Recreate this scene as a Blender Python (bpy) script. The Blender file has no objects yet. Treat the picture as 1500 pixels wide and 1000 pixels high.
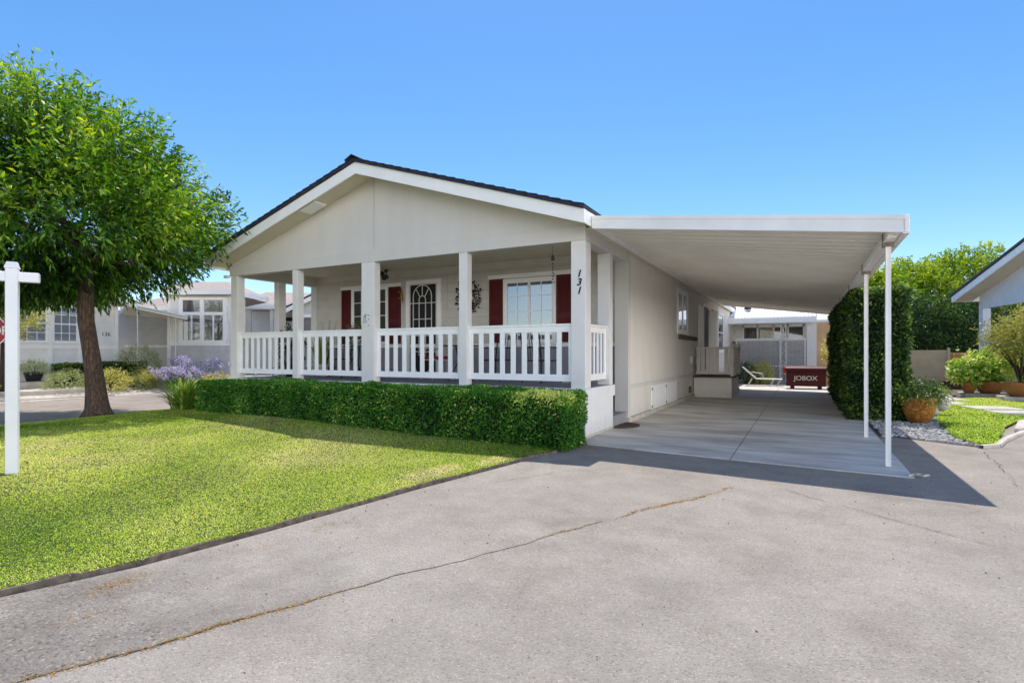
import bpy, bmesh, math, random
import numpy as np
from mathutils import Vector, Matrix
R=math.radians
random.seed(7); rng=np.random.default_rng(7)
S=bpy.context.scene; COL=S.collection
def lin(c):
    return tuple(((v/255)/12.92 if v/255<=.04045 else ((v/255+.055)/1.055)**2.4) for v in c)
# ------------------------------------------------------------------ materials
MATS={}
def newmat(name):
    m=bpy.data.materials.new(name); m.use_nodes=True
    nt=m.node_tree; b=nt.nodes['Principled BSDF']; return m,nt,b
def N(nt,t,**k):
    n=nt.nodes.new(t)
    for a,v in k.items():
        if a in ('inputs',):
            for i,x in v.items(): n.inputs[i].default_value=x
        else: setattr(n,a,v)
    return n
def ramp(nt,fac,stops):
    r=nt.nodes.new('ShaderNodeValToRGB'); e=r.color_ramp.elements
    while len(e)<len(stops): e.new(.5)
    for i,(p,c) in enumerate(stops):
        e[i].position=p; e[i].color=(*c,1) if len(c)==3 else c
    nt.links.new(fac,r.inputs[0]); return r.outputs[0]
def coords(nt,scale=(1,1,1)):
    g=N(nt,'ShaderNodeNewGeometry'); m=N(nt,'ShaderNodeMapping'); m.inputs['Scale'].default_value=scale
    nt.links.new(g.outputs['Position'],m.inputs[0]); return m.outputs[0]
def noise(nt,vec,scale,detail=4,rough=.6):
    n=N(nt,'ShaderNodeTexNoise'); n.inputs['Scale'].default_value=scale; n.inputs['Detail'].default_value=detail
    n.inputs['Roughness'].default_value=rough; nt.links.new(vec,n.inputs['Vector']); return n.outputs[0]
def mixc(nt,f,a,b,mode='MIX'):
    m=nt.nodes.new('ShaderNodeMix'); m.data_type='RGBA'; m.blend_type=mode
    for s,v in ((0,f),(6,a),(7,b)):
        if hasattr(v,'links'): nt.links.new(v,m.inputs[s])
        else: m.inputs[s].default_value=v if s==0 else ((*v,1) if len(v)==3 else v)
    return m.outputs[2]
def bump(nt,b,h,strength,dist=.01):
    n=N(nt,'ShaderNodeBump'); n.inputs['Strength'].default_value=strength; n.inputs['Distance'].default_value=dist
    nt.links.new(h,n.inputs['Height']); nt.links.new(n.outputs[0],b.inputs['Normal']); return n
def paint(name,c,rough=.6,var=.08,dirt=.12,sc=3.0,grain=60,bs=.15,streak=False,groove=None):
    """painted timber: slow mottling, weathering near ground, fine grain"""
    if name in MATS: return MATS[name]
    m,nt,b=newmat(name); v=coords(nt,(1,1,.35) if streak else (1,1,1))
    n1=noise(nt,v,sc,5,.6)
    lo=tuple(x*(1-var*1.6) for x in c); hi=tuple(min(1,x*(1+var*.7)) for x in c)
    col=ramp(nt,n1,[(.3,lo),(.65,hi)])
    g=N(nt,'ShaderNodeNewGeometry'); sx=N(nt,'ShaderNodeSeparateXYZ'); nt.links.new(g.outputs['Position'],sx.inputs[0])
    n3=noise(nt,coords(nt,(3,3,1.2)),4,6,.7)
    ad=N(nt,'ShaderNodeMath',operation='MULTIPLY_ADD'); nt.links.new(n3,ad.inputs[0]); ad.inputs[1].default_value=.6
    nt.links.new(sx.outputs[2],ad.inputs[2])
    f=ramp(nt,ad.outputs[0],[(.28,(1,1,1)),(.62,(0,0,0))])
    mf=N(nt,'ShaderNodeMath',operation='MULTIPLY'); nt.links.new(f,mf.inputs[0]); mf.inputs[1].default_value=dirt*2.2
    col=mixc(nt,mf.outputs[0],col,tuple(x*.55 for x in c))
    nt.links.new(col,b.inputs['Base Color']); b.inputs['Roughness'].default_value=rough
    b.inputs['Specular IOR Level'].default_value=.3
    h=noise(nt,coords(nt,(1,1,.15)),grain,3,.6)
    if groove:
        w=N(nt,'ShaderNodeTexWave',wave_type='BANDS',bands_direction=groove[0]); w.inputs['Scale'].default_value=groove[1]
        nt.links.new(coords(nt),w.inputs[0])
        gg=ramp(nt,w.outputs[0],[(0.0,(0,0,0)),(.06,(1,1,1))])
        aa=N(nt,'ShaderNodeMath',operation='MULTIPLY_ADD'); nt.links.new(h,aa.inputs[0]); aa.inputs[1].default_value=.25; nt.links.new(gg,aa.inputs[2]); h=aa.outputs[0]
        bump(nt,b,h,.6,.006)
    else: bump(nt,b,h,bs,.004)
    MATS[name]=m; return m
def plain(name,c,rough=.5,metal=0,var=.12,sc=8,bs=.1,bsc=40,spec=.4):
    if name in MATS: return MATS[name]
    m,nt,b=newmat(name); v=coords(nt)
    col=ramp(nt,noise(nt,v,sc,4),[(.3,tuple(x*(1-var*1.5) for x in c)),(.7,tuple(min(1,x*(1+var)) for x in c))])
    nt.links.new(col,b.inputs['Base Color']); b.inputs['Roughness'].default_value=rough; b.inputs['Metallic'].default_value=metal
    b.inputs['Specular IOR Level'].default_value=spec
    if bs: bump(nt,b,noise(nt,v,bsc,4),bs,.005)
    MATS[name]=m; return m
def leafmat(name,stops,trans=.35,rough=.45):
    m,nt,b=newmat(name); a=N(nt,'ShaderNodeAttribute',attribute_name='tone')
    col=ramp(nt,a.outputs['Fac'],stops); nt.links.new(col,b.inputs['Base Color']); b.inputs['Roughness'].default_value=rough
    b.inputs['Specular IOR Level'].default_value=.35
    t=N(nt,'ShaderNodeBsdfTranslucent'); 
    hs=N(nt,'ShaderNodeHueSaturation'); hs.inputs['Hue'].default_value=.485; hs.inputs['Saturation'].default_value=1.15; hs.inputs['Value'].default_value=1.5
    nt.links.new(col,hs.inputs['Color']); nt.links.new(hs.outputs[0],t.inputs[0])
    mx=N(nt,'ShaderNodeMixShader'); mx.inputs[0].default_value=trans
    nt.links.new(b.outputs[0],mx.inputs[1]); nt.links.new(t.outputs[0],mx.inputs[2])
    nt.links.new(mx.outputs[0],nt.nodes['Material Output'].inputs[0]); return m
def glassmat(name,base,refl=.35,rough=.02):
    m,nt,b=newmat(name)
    b.inputs['Base Color'].default_value=(*base,1); b.inputs['Roughness'].default_value=.5
    g=N(nt,'ShaderNodeBsdfGlossy'); g.inputs['Roughness'].default_value=rough; g.inputs['Color'].default_value=(.92,.95,1,1)
    bp=N(nt,'ShaderNodeBump'); bp.inputs['Strength'].default_value=.05; bp.inputs['Distance'].default_value=.02
    nt.links.new(noise(nt,coords(nt),1.6,1),bp.inputs['Height']); nt.links.new(bp.outputs[0],g.inputs['Normal'])
    lw=N(nt,'ShaderNodeLayerWeight'); lw.inputs[0].default_value=.25
    ad=N(nt,'ShaderNodeMath',operation='MULTIPLY_ADD',use_clamp=True); nt.links.new(lw.outputs['Fresnel'],ad.inputs[0]); ad.inputs[1].default_value=.8; ad.inputs[2].default_value=refl
    mx=N(nt,'ShaderNodeMixShader'); nt.links.new(ad.outputs[0],mx.inputs[0])
    nt.links.new(b.outputs[0],mx.inputs[1]); nt.links.new(g.outputs[0],mx.inputs[2])
    nt.links.new(mx.outputs[0],nt.nodes['Material Output'].inputs[0]); return m

WALL=paint('wall_paint',lin((240,237,230)),.75,.05,.15,groove=None,streak=True)
GABLE=paint('gable_paint',lin((215,211,204)),.75,.025,.05,streak=True)
SIDEW=paint('side_wall_paint',lin((229,223,214)),.7,.03,.18,groove=('Y',1.55),streak=True)
LAP=paint('lap_siding_paint',lin((208,202,193)),.7,.05,.1)
WAIN=paint('wainscot_paint',lin((150,150,158)),.7,.05,.15,groove=('X',2.4))
TRIM=paint('white_trim_paint',lin((250,249,245)),.5,.03,.12)
RAIL=paint('railing_white_paint',lin((251,251,250)),.45,.03,.14)
POST=paint('post_paint',lin((230,228,224)),.6,.03,.1)
SKIRT=paint('skirting_paint',lin((236,236,236)),.6,.03,.25,groove=('X',1.5))
CEIL=paint('porch_ceiling_paint',lin((222,212,190)),.7,.04,0)
ALU=plain('white_aluminium',lin((246,244,240)),.4,0,.05,2.2,.05,30)
SHUT=paint('red_shutter_paint',lin((94,34,35)),.6,.12,0)
DECK=paint('deck_grey_paint',lin((150,150,158)),.6,.1,0)
CONC=plain('pale_concrete',lin((196,188,176)),.85,0,.14,5,.3,60)
BLACK=plain('black_metal',(.015,.015,.017),.45,0,.1,6,.05,50)
DARKROOM=plain('dark_screen',(.012,.012,.014),.6,0,.1,6,0)
GLASS=glassmat('window_glass',(.10,.12,.13),.30)
GLASSL=glassmat('window_glass_pale',(.30,.33,.35),.30)
GLASSD=glassmat('window_glass_dark',(.035,.035,.035),.10)
CURT=plain('pale_curtain',lin((190,175,140)),.9,0,.2,14,0)
BROWN=plain('brown_mat',lin((92,76,62)),.95,0,.3,30,.5,120)
IRON=plain('white_iron',lin((222,220,214)),.5,0,.05,6,.05,50)
GREYSID=paint('neighbour_grey_paint',lin((238,235,228)),.75,.05,.1)
BLUESID=paint('neighbour_blue_paint',lin((208,210,210)),.75,.05,.1)
TANFENCE=paint('tan_fence_paint',lin((196,178,146)),.75,.08,.1,groove=('X',2.2))
ORANGEW=plain('ochre_wall',lin((222,184,136)),.8,0,.12,2,.1,30)

def shingle(name,c):
    m,nt,b=newmat(name)
    br=N(nt,'ShaderNodeTexBrick'); br.inputs['Scale'].default_value=1; br.inputs['Brick Width'].default_value=.3; br.inputs['Row Height'].default_value=.14
    br.inputs['Mortar Size'].default_value=.008; br.inputs['Color1'].default_value=(*c,1); br.inputs['Color2'].default_value=(*[x*.7 for x in c],1)
    br.inputs['Mortar'].default_value=(*[x*.35 for x in c],1)
    g=N(nt,'ShaderNodeNewGeometry'); mp=N(nt,'ShaderNodeMapping'); mp.inputs['Rotation'].default_value=(0,0,R(90))
    nt.links.new(g.outputs['Position'],mp.inputs[0]); nt.links.new(mp.outputs[0],br.inputs['Vector'])
    n=noise(nt,coords(nt),30,4); col=mixc(nt,.45,br.outputs[0],ramp(nt,n,[(.3,tuple(x*.5 for x in c)),(.7,tuple(x*1.5 for x in c))]))
    nt.links.new(col,b.inputs['Base Color']); b.inputs['Roughness'].default_value=.9; bump(nt,b,br.outputs[1],-.4,.01); return m
SHING=shingle('navy_shingles',(.035,.04,.06)); SHINGT=shingle('tan_shingles',lin((176,160,150)))

def asphalt(name,c,coarse=1.0,patch=.5,fade=None):
    m,nt,b=newmat(name); v=coords(nt)
    big=noise(nt,v,.35,4,.55); mid=noise(nt,v,2.2,5,.6)
    base=ramp(nt,big,[(.3,tuple(x*.72 for x in c)),(.7,tuple(x*1.16 for x in c))])
    base=mixc(nt,.55,base,ramp(nt,mid,[(.3,tuple(x*.78 for x in c)),(.7,tuple(x*1.16 for x in c))]))
    vo=N(nt,'ShaderNodeTexVoronoi'); vo.inputs['Scale'].default_value=125/coarse; nt.links.new(v,vo.inputs['Vector'])
    hs=N(nt,'ShaderNodeSeparateColor'); nt.links.new(vo.outputs['Color'],hs.inputs[0])
    chips=ramp(nt,hs.outputs[0],[(0,(.4,.39,.39)),(.12,(.85,.84,.83)),(.75,(1,1,1)),(.9,(1.15,1.12,1.09)),(1,(1.55,1.5,1.46))])
    fine=base
    base=mixc(nt,min(1,.62*coarse),base,chips,'MULTIPLY')
    if fade:
        vf=N(nt,'ShaderNodeTexVoronoi'); vf.inputs['Scale'].default_value=125; nt.links.new(v,vf.inputs['Vector']); sf=N(nt,'ShaderNodeSeparateColor'); nt.links.new(vf.outputs['Color'],sf.inputs[0])
        base=mixc(nt,1.0,base,ramp(nt,noise(nt,v,1.3,5,.65),[(.35,(.58,.58,.58)),(.7,(.92,.92,.92))]),'MULTIPLY')
        fine=mixc(nt,.62,fine,ramp(nt,sf.outputs[0],[(0,(.4,.39,.39)),(.12,(.85,.84,.83)),(.75,(1,1,1)),(.9,(1.15,1.12,1.09)),(1,(1.55,1.5,1.46))]),'MULTIPLY')
        sy=N(nt,'ShaderNodeSeparateXYZ'); nt.links.new(v,sy.inputs[0]); yn=N(nt,'ShaderNodeMath',operation='MULTIPLY_ADD'); nt.links.new(mid,yn.inputs[0]); yn.inputs[1].default_value=1.6; nt.links.new(sy.outputs[1],yn.inputs[2])
        fm=N(nt,'ShaderNodeMapRange',interpolation_type='SMOOTHSTEP'); fm.inputs[1].default_value=fade[0]; fm.inputs[2].default_value=fade[1]; nt.links.new(yn.outputs[0],fm.inputs[0])
        base=mixc(nt,fm.outputs[0],base,fine)
    vo2=N(nt,'ShaderNodeTexVoronoi'); vo2.inputs['Scale'].default_value=26/coarse; nt.links.new(v,vo2.inputs['Vector'])
    pits=ramp(nt,vo2.outputs['Distance'],[(.04,(.25,.24,.24)),(.13,(1,1,1))])
    pn=ramp(nt,noise(nt,v,5,3),[(.5,(0,0,0)),(.62,(1,1,1))])
    pf=N(nt,'ShaderNodeMath',operation='MULTIPLY'); nt.links.new(pn,pf.inputs[0]); pf.inputs[1].default_value=patch
    base=mixc(nt,pf.outputs[0],base,pits,'MULTIPLY')
    st=ramp(nt,noise(nt,v,.9,6,.7),[(.48,(1,1,1)),(.60,(.86,.85,.84)),(.72,(.66,.65,.64))])
    base=mixc(nt,.8,base,st,'MULTIPLY')
    nt.links.new(base,b.inputs['Base Color']); b.inputs['Roughness'].default_value=.9; b.inputs['Specular IOR Level'].default_value=.2
    fn=noise(nt,v,70/coarse,5,.75)
    ad=N(nt,'ShaderNodeMath',operation='MULTIPLY_ADD'); nt.links.new(vo.outputs['Distance'],ad.inputs[0]); ad.inputs[1].default_value=-.8; nt.links.new(fn,ad.inputs[2])
    bump(nt,b,ad.outputs[0],.75,.008*coarse); return m
ASPH=asphalt('worn_asphalt',lin((162,153,143)),1,.85)
ASPHC=asphalt('coarse_asphalt',lin((166,157,147)),1.5,.8,(1.9,3.7))
STREET=asphalt('street_asphalt',lin((166,154,144)),1,.2)

def slabmat():
    m,nt,b=newmat('driveway_concrete'); c=lin((228,221,212)); v=coords(nt,(.45,1.3,1))
    s=noise(nt,v,1.5,6,.65)
    col=ramp(nt,s,[(.34,tuple(x*.34 for x in c)),(.5,tuple(x*.78 for x in c)),(.64,tuple(x*1.02 for x in c))])
    st=noise(nt,coords(nt,(.35,4,1)),1.6,5,.7)
    col=mixc(nt,.4,col,ramp(nt,st,[(.35,tuple(x*.5 for x in c)),(.6,tuple(x*1.12 for x in c))]))
    col=mixc(nt,.5,col,ramp(nt,noise(nt,coords(nt),140,3),[(.35,(.7,.7,.7)),(.6,(1.08,1.08,1.08))]),'MULTIPLY')
    nt.links.new(col,b.inputs['Base Color']); b.inputs['Roughness'].default_value=.7
    bump(nt,b,noise(nt,coords(nt),60,5),.25,.004); return m
SLAB=slabmat()
def barkmat(name,c):
    m,nt,b=newmat(name); v=coords(nt,(1,1,.12))
    n=noise(nt,v,26,6,.7); vo=N(nt,'ShaderNodeTexVoronoi',feature='DISTANCE_TO_EDGE'); vo.inputs['Scale'].default_value=24; nt.links.new(v,vo.inputs['Vector'])
    col=ramp(nt,n,[(.3,tuple(x*.4 for x in c)),(.55,c),(.75,tuple(x*1.9 for x in c))])
    col=mixc(nt,.7,col,ramp(nt,vo.outputs[0],[(.02,(.3,.28,.26)),(.2,(1,1,1))]),'MULTIPLY')
    nt.links.new(col,b.inputs['Base Color']); b.inputs['Roughness'].default_value=.95
    ad=N(nt,'ShaderNodeMath',operation='ADD'); nt.links.new(n,ad.inputs[0]); nt.links.new(vo.outputs[0],ad.inputs[1]); bump(nt,b,ad.outputs[0],1,.03); return m
BARK=barkmat('brown_bark',lin((104,84,70))); BARKD=barkmat('dark_bark',lin((80,66,54)))
SOIL=plain('soil',lin((110,96,78)),1,0,.35,9,.8,30)
TURF=plain('turf_base',(.05,.07,.012),1,0,.4,3,.8,60)
STONE=plain('pale_pebbles',lin((196,186,172)),.8,0,.3,9,.3,60)

# ------------------------------------------------------------------ geometry helpers
class MB:
    def __init__(s): s.v=[]; s.f=[]
    def add(s,vs,fs):
        o=len(s.v); s.v+= [tuple(v) for v in vs]; s.f+=[tuple(i+o for i in f) for f in fs]; return s
    def box(s,x0,x1,y0,y1,z0,z1):
        vs=[(x,y,z) for x in (x0,x1) for y in (y0,y1) for z in (z0,z1)]
        return s.add(vs,[(0,1,3,2),(4,6,7,5),(0,4,5,1),(2,3,7,6),(0,2,6,4),(1,5,7,3)])
    def fbox(s,F,a0,a1,d0,d1,z0,z1):
        vs=[F(a,d,z) for a in (a0,a1) for d in (d0,d1) for z in (z0,z1)]
        return s.add(vs,[(0,1,3,2),(4,6,7,5),(0,4,5,1),(2,3,7,6),(0,2,6,4),(1,5,7,3)])
    def prism(s,poly,off):
        n=len(poly); off=Vector(off); a=[Vector(p) for p in poly]; vs=a+[p+off for p in a]
        return s.add(vs,[tuple(range(n)),tuple(range(2*n-1,n-1,-1))]+[(i,(i+1)%n,(i+1)%n+n,i+n) for i in range(n)])
    def tube(s,pts,r,n=8,cap=True):
        pts=[Vector(p) for p in pts]; rs=r if isinstance(r,(list,tuple)) else [r]*len(pts); o=len(s.v); prev=None
        for i,p in enumerate(pts):
            t=(pts[min(i+1,len(pts)-1)]-pts[max(i-1,0)]).normalized()
            ref=prev if prev is not None else (Vector((1,0,0)) if abs(t.x)<.9 else Vector((0,1,0)))
            u=(ref-t*ref.dot(t)).normalized(); w=t.cross(u); prev=u
            for k in range(n):
                a=2*math.pi*k/n; s.v.append(tuple(p+(u*math.cos(a)+w*math.sin(a))*rs[i]))
        for i in range(len(pts)-1):
            for k in range(n):
                a=o+i*n+k; b=o+i*n+(k+1)%n; s.f.append((a,b,b+n,a+n))
        if cap: s.f.append(tuple(o+k for k in range(n-1,-1,-1))); s.f.append(tuple(o+(len(pts)-1)*n+k for k in range(n)))
        return s
    def lathe(s,prof,c,n=28,wob=0):
        o=len(s.v)
        for r,z in prof:
            for k in range(n):
                a=2*math.pi*k/n; rr=r*(1+wob*math.sin(5*a)); s.v.append((c[0]+rr*math.cos(a),c[1]+rr*math.sin(a),c[2]+z))
        for i in range(len(prof)-1):
            for k in range(n):
                a=o+i*n+k; b=o+i*n+(k+1)%n; s.f.append((a,b,b+n,a+n))
        return s
    def blob(s,c,rad,seed=0,n=2,jit=.15):
        bm=bmesh.new(); bmesh.ops.create_icosphere(bm,subdivisions=n,radius=1); rr=random.Random(seed)
        ph=[rr.uniform(0,6) for _ in range(3)]
        vs=[]
        for v in bm.verts:
            k=1+jit*(math.sin(v.co.x*3+ph[0])+math.sin(v.co.y*4+ph[1])+math.sin(v.co.z*3.5+ph[2]))/1.6
            vs.append((c[0]+v.co.x*rad[0]*k,c[1]+v.co.y*rad[1]*k,c[2]+v.co.z*rad[2]*k))
        s.add(vs,[tuple(v.index for v in f.verts) for f in bm.faces]); bm.free(); return s
    def build(s,name,mat,parent=None,origin=None,smooth=False,bevel=0):
        org=Vector(origin) if origin is not None else (Vector(parent['_o']) if parent is not None and '_o' in parent else Vector((0,0,0)))
        me=bpy.data.meshes.new(name); me.from_pydata([tuple(Vector(v)-org) for v in s.v],[],s.f)
        bm=bmesh.new(); bm.from_mesh(me); bmesh.ops.recalc_face_normals(bm,faces=bm.faces)
        if bevel: bmesh.ops.bevel(bm,geom=[e for e in bm.edges if len(e.link_faces)==2 and e.calc_face_angle(0)>.6],offset=bevel,segments=1,affect='EDGES',clamp_overlap=True)
        bm.to_mesh(me); bm.free()
        if smooth:
            for p in me.polygons: p.use_smooth=True
        me.materials.append(mat); o=bpy.data.objects.new(name,me); COL.objects.link(o)
        if parent is not None: o.parent=parent; o['_o']=tuple(org)
        else: o.location=org; o['_o']=tuple(org)
        return o
def tag(o,label=None,cat=None,group=None,kind=None):
    if label: o['label']=label
    if cat: o['category']=cat
    if group: o['group']=group
    if kind: o['kind']=kind
    return o
def thing(name,label,cat,loc,group=None,rz=0,local=False):
    o=bpy.data.objects.new(name,None); COL.objects.link(o); o.location=loc; o.rotation_euler=(0,0,rz); o.empty_display_size=.2
    o['_o']=(0.0,0.0,0.0) if local else tuple(float(x) for x in loc)
    return tag(o,label,cat,group)
def frame(o,t,n):
    o=Vector((o[0],o[1],0)); t=Vector((t[0],t[1],0)).normalized(); n=Vector((n[0],n[1],0)).normalized()
    return lambda a,d,z: o+t*a+n*d+Vector((0,0,z))
def copy_tree(o,parent=None):
    c=o.copy(); COL.objects.link(c)
    if parent is not None: c.parent=parent
    for ch in list(o.children): copy_tree(ch,c)
    return c
def sheet(name,poly,z,mat,kind='structure',sub=0):
    m=MB(); m.add([(x,y,z) for x,y in poly],[tuple(range(len(poly)))]); o=m.build(name,mat,origin=(0,0,0)); tag(o,kind=kind)
    if o.data.polygons[0].normal.z<0: o.data.flip_normals()
    return o
def text(name,body,size,mat,parent,F,a,z,d=.012,ext=.004,shear=0,bold=0,xs=1,step=None):
    """lettering as thin mesh on the surface F(a,d,z)"""
    cu=bpy.data.curves.new(name,'FONT'); cu.body=body; cu.size=size; cu.extrude=ext; cu.align_x='CENTER'; cu.align_y='CENTER'; cu.shear=shear; cu.offset=bold
    to=bpy.data.objects.new(name,cu); COL.objects.link(to); dg=bpy.context.evaluated_depsgraph_get(); dg.update()
    me=bpy.data.meshes.new_from_object(to.evaluated_get(dg)); bpy.data.objects.remove(to)
    org=Vector(parent['_o'])
    for v in me.vertices: v.co=F(a+v.co.x*xs,d+v.co.z,z+v.co.y)-org
    me.materials.clear(); me.materials.append(mat); o=bpy.data.objects.new(name,me); COL.objects.link(o); o.parent=parent; return o
# foliage --------------------------------------------------------------------
def vnoise(p,scale,seed=0):
    r=np.random.default_rng(seed); out=np.zeros(len(p)); tot=0
    for o in range(3):
        for k in range(5):
            d=r.normal(size=3); d/=np.linalg.norm(d); ph=r.uniform(0,6.28); w=1/(o+1)
            out+=w*np.sin((p@d)*scale*(1.9**o)*r.uniform(.7,1.3)+ph); tot+=w
    return out/tot*2.2
def unit(a): return a/np.maximum(1e-6,np.linalg.norm(a,axis=1,keepdims=True))
def leaves(name,P,D,L,W,mat,tone,parent=None,origin=(0,0,0),droop=.15,side=None):
    n=len(P); D=unit(D); rnd=rng.normal(size=(n,3)); Sd=unit(np.cross(D,rnd) if side is None else side); Nn=np.cross(D,Sd)
    L=np.broadcast_to(L,(n,))[:,None]; W=np.broadcast_to(W,(n,))[:,None]; g=np.array([0,0,-1.])
    v=np.empty((n,4,3)); v[:,0]=P; v[:,1]=P+D*L*.45+Sd*W*.5+Nn*W*.15; v[:,2]=P+D*L+g*L*droop; v[:,3]=P+D*L*.45-Sd*W*.5+Nn*W*.15
    v=v.reshape(-1,3)-np.array(origin)
    me=bpy.data.meshes.new(name); me.vertices.add(4*n); me.vertices.foreach_set('co',v.ravel().astype(np.float32))
    me.loops.add(4*n); me.loops.foreach_set('vertex_index',np.arange(4*n,dtype=np.int32)); me.polygons.add(n)
    me.polygons.foreach_set('loop_start',np.arange(0,4*n,4,dtype=np.int32)); me.polygons.foreach_set('loop_total',np.full(n,4,dtype=np.int32))
    me.update(calc_edges=True); at=me.attributes.new('tone','FLOAT','POINT')
    at.data.foreach_set('value',np.repeat(np.clip(tone,0,1),4).astype(np.float32)); me.materials.append(mat)
    o=bpy.data.objects.new(name,me); COL.objects.link(o)
    if parent is not None: o.parent=parent
    else: o.location=origin
    o['_o']=tuple(float(x) for x in origin); return o
def sph(n): return unit(rng.normal(size=(n,3)))
def crown(n,c,rad,inner=.55,lump=.16,seed=1,lscale=3.2,zmin=-9,up=.35,spread=.8,per=10,twig=.35):
    """leaves sitting along many small twigs spread through a lumpy crown"""
    nt_=n//per; d=sph(nt_*2); k=rng.uniform(0,1,len(d))**.45; lum=1+lump*vnoise(d,lscale,seed)+lump*.5*vnoise(d,lscale*2.7,seed+9)
    r=(inner+(1-inner)*k)*lum; p=d*r[:,None]*np.array(rad); keep=(p[:,2]>zmin)
    p=p[keep][:nt_]; d=d[keep][:nt_]; r=r[keep][:nt_]; m=len(p)
    td=unit(d*np.array([1,1,.7])+np.array([0,0,up])+rng.normal(size=(m,3))*.35)
    t=np.tile(np.linspace(0,1,per),m)+rng.uniform(-.05,.05,m*per); i=np.repeat(np.arange(m),per)
    P=p[i]+td[i]*t[:,None]*twig; D=unit(td[i]*.6+rng.normal(size=(m*per,3))*spread)
    return P+np.array(c),D,r[i]
TREEL=leafmat('tree_leaves',[(0,lin((28,62,16))),(.38,lin((70,118,30))),(.72,lin((130,168,46))),(1,lin((196,210,84)))],.36)
HEDL=leafmat('hedge_leaves',[(0,lin((18,50,14))),(.55,lin((74,140,46))),(.9,lin((128,178,62))),(1,lin((226,232,130)))],.25)
DARKL=leafmat('dark_leaves',[(0,lin((24,46,22))),(.5,lin((54,88,44))),(.85,lin((120,150,60))),(1,lin((170,186,90)))],.2)
BGL=leafmat('background_leaves',[(0,lin((40,78,22))),(.5,lin((96,140,40))),(1,lin((190,200,64)))],.35)
YELL=leafmat('yellow_green_leaves',[(0,lin((92,110,44))),(.5,lin((164,170,80))),(1,lin((222,210,130)))],.35)
MAPL=leafmat('maple_leaves',[(0,lin((110,124,56))),(.5,lin((164,166,84))),(1,lin((214,200,130)))],.3)
GREYL=leafmat('sage_leaves',[(0,lin((92,112,62))),(.5,lin((150,162,104))),(1,lin((206,206,164)))],.25)
PURP=leafmat('purple_petals',[(0,lin((134,118,168))),(.5,lin((196,186,212))),(1,lin((240,234,242)))],.3)
PINK=leafmat('pink_petals',[(0,lin((150,40,80))),(1,lin((226,130,160)))],.3)
LIME=leafmat('lime_petals',[(0,lin((150,176,70))),(1,lin((220,228,140)))],.3)
GRASS=leafmat('grass_blades',[(0,lin((58,104,14))),(.3,lin((130,172,28))),(.58,lin((196,216,60))),(.8,lin((226,230,112))),(1,lin((240,224,168)))],.3,.6)
COREM=plain('foliage_core',(.012,.02,.008),1,0,.3,6,0)  # near-black stand-in for the shade between hedge leaves

# ------------------------------------------------------------------ camera, sky, sun
cam=bpy.data.cameras.new('camera'); co=bpy.data.objects.new('camera',cam); COL.objects.link(co); S.camera=co
co.location=(0,0,1.35); co.rotation_euler=(R(90),0,R(27.96)); cam.sensor_width=36; cam.lens=802/1500*36; cam.shift_y=.012; cam.clip_end=3000; cam.clip_start=.05
SD=Vector((-.165,.39,1)).normalized(); el=math.asin(SD.z)
w=bpy.data.worlds.new('World'); S.world=w; w.use_nodes=True; nt=w.node_tree; bg=nt.nodes['Background']
sky=N(nt,'ShaderNodeTexSky',sky_type='NISHITA',sun_disc=False,sun_elevation=el,sun_rotation=math.atan2(SD.x,SD.y),altitude=50,air_density=1.0,dust_density=.25,ozone_density=3.0)
hs=N(nt,'ShaderNodeHueSaturation'); hs.inputs['Saturation'].default_value=1.25; hs.inputs['Value'].default_value=1.25; nt.links.new(sky.outputs[0],hs.inputs['Color'])
# added low bright band in the sky, unseen behind and right, lifts shaded walls
tc=N(nt,'ShaderNodeTexCoord'); dp=N(nt,'ShaderNodeVectorMath',operation='DOT_PRODUCT'); dp.inputs[1].default_value=(.86,-.5,0); nt.links.new(tc.outputs['Generated'],dp.inputs[0])
mz=N(nt,'ShaderNodeMapRange',interpolation_type='SMOOTHSTEP'); mz.inputs[1].default_value=-.1; mz.inputs[2].default_value=.5; nt.links.new(dp.outputs['Value'],mz.inputs[0])
cn=N(nt,'ShaderNodeTexNoise'); cn.inputs['Scale'].default_value=2.6; cn.inputs['Detail'].default_value=5; nt.links.new(tc.outputs['Generated'],cn.inputs['Vector'])
cr=ramp(nt,cn.outputs[0],[(.34,(.45,.45,.45)),(.58,(1,1,1))])
sz=N(nt,'ShaderNodeSeparateXYZ'); nt.links.new(tc.outputs['Generated'],sz.inputs[0])
me_=N(nt,'ShaderNodeMapRange',interpolation_type='SMOOTHSTEP'); me_.inputs[1].default_value=.42; me_.inputs[2].default_value=.10; nt.links.new(sz.outputs[2],me_.inputs[0])
cm0=N(nt,'ShaderNodeMath',operation='MULTIPLY'); nt.links.new(mz.outputs[0],cm0.inputs[0]); nt.links.new(cr,cm0.inputs[1])
cm=N(nt,'ShaderNodeMath',operation='MULTIPLY'); nt.links.new(cm0.outputs[0],cm.inputs[0]); nt.links.new(me_.outputs[0],cm.inputs[1])
SKYMIX=mixc(nt,cm.outputs[0],hs.outputs[0],(21,20.8,20.8))
d2=N(nt,'ShaderNodeVectorMath',operation='DOT_PRODUCT'); d2.inputs[1].default_value=(.97,-.15,.12); nt.links.new(tc.outputs['Generated'],d2.inputs[0])  # second bright lobe added low on the right to lift the side wall
m2=N(nt,'ShaderNodeMapRange',interpolation_type='SMOOTHSTEP'); m2.inputs[1].default_value=.6; m2.inputs[2].default_value=.92; nt.links.new(d2.outputs['Value'],m2.inputs[0])
m3=N(nt,'ShaderNodeMath',operation='MULTIPLY'); nt.links.new(m2.outputs[0],m3.inputs[0]); nt.links.new(me_.outputs[0],m3.inputs[1])
SKYMIX=mixc(nt,m3.outputs[0],SKYMIX,(36,35,33.5))
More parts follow.
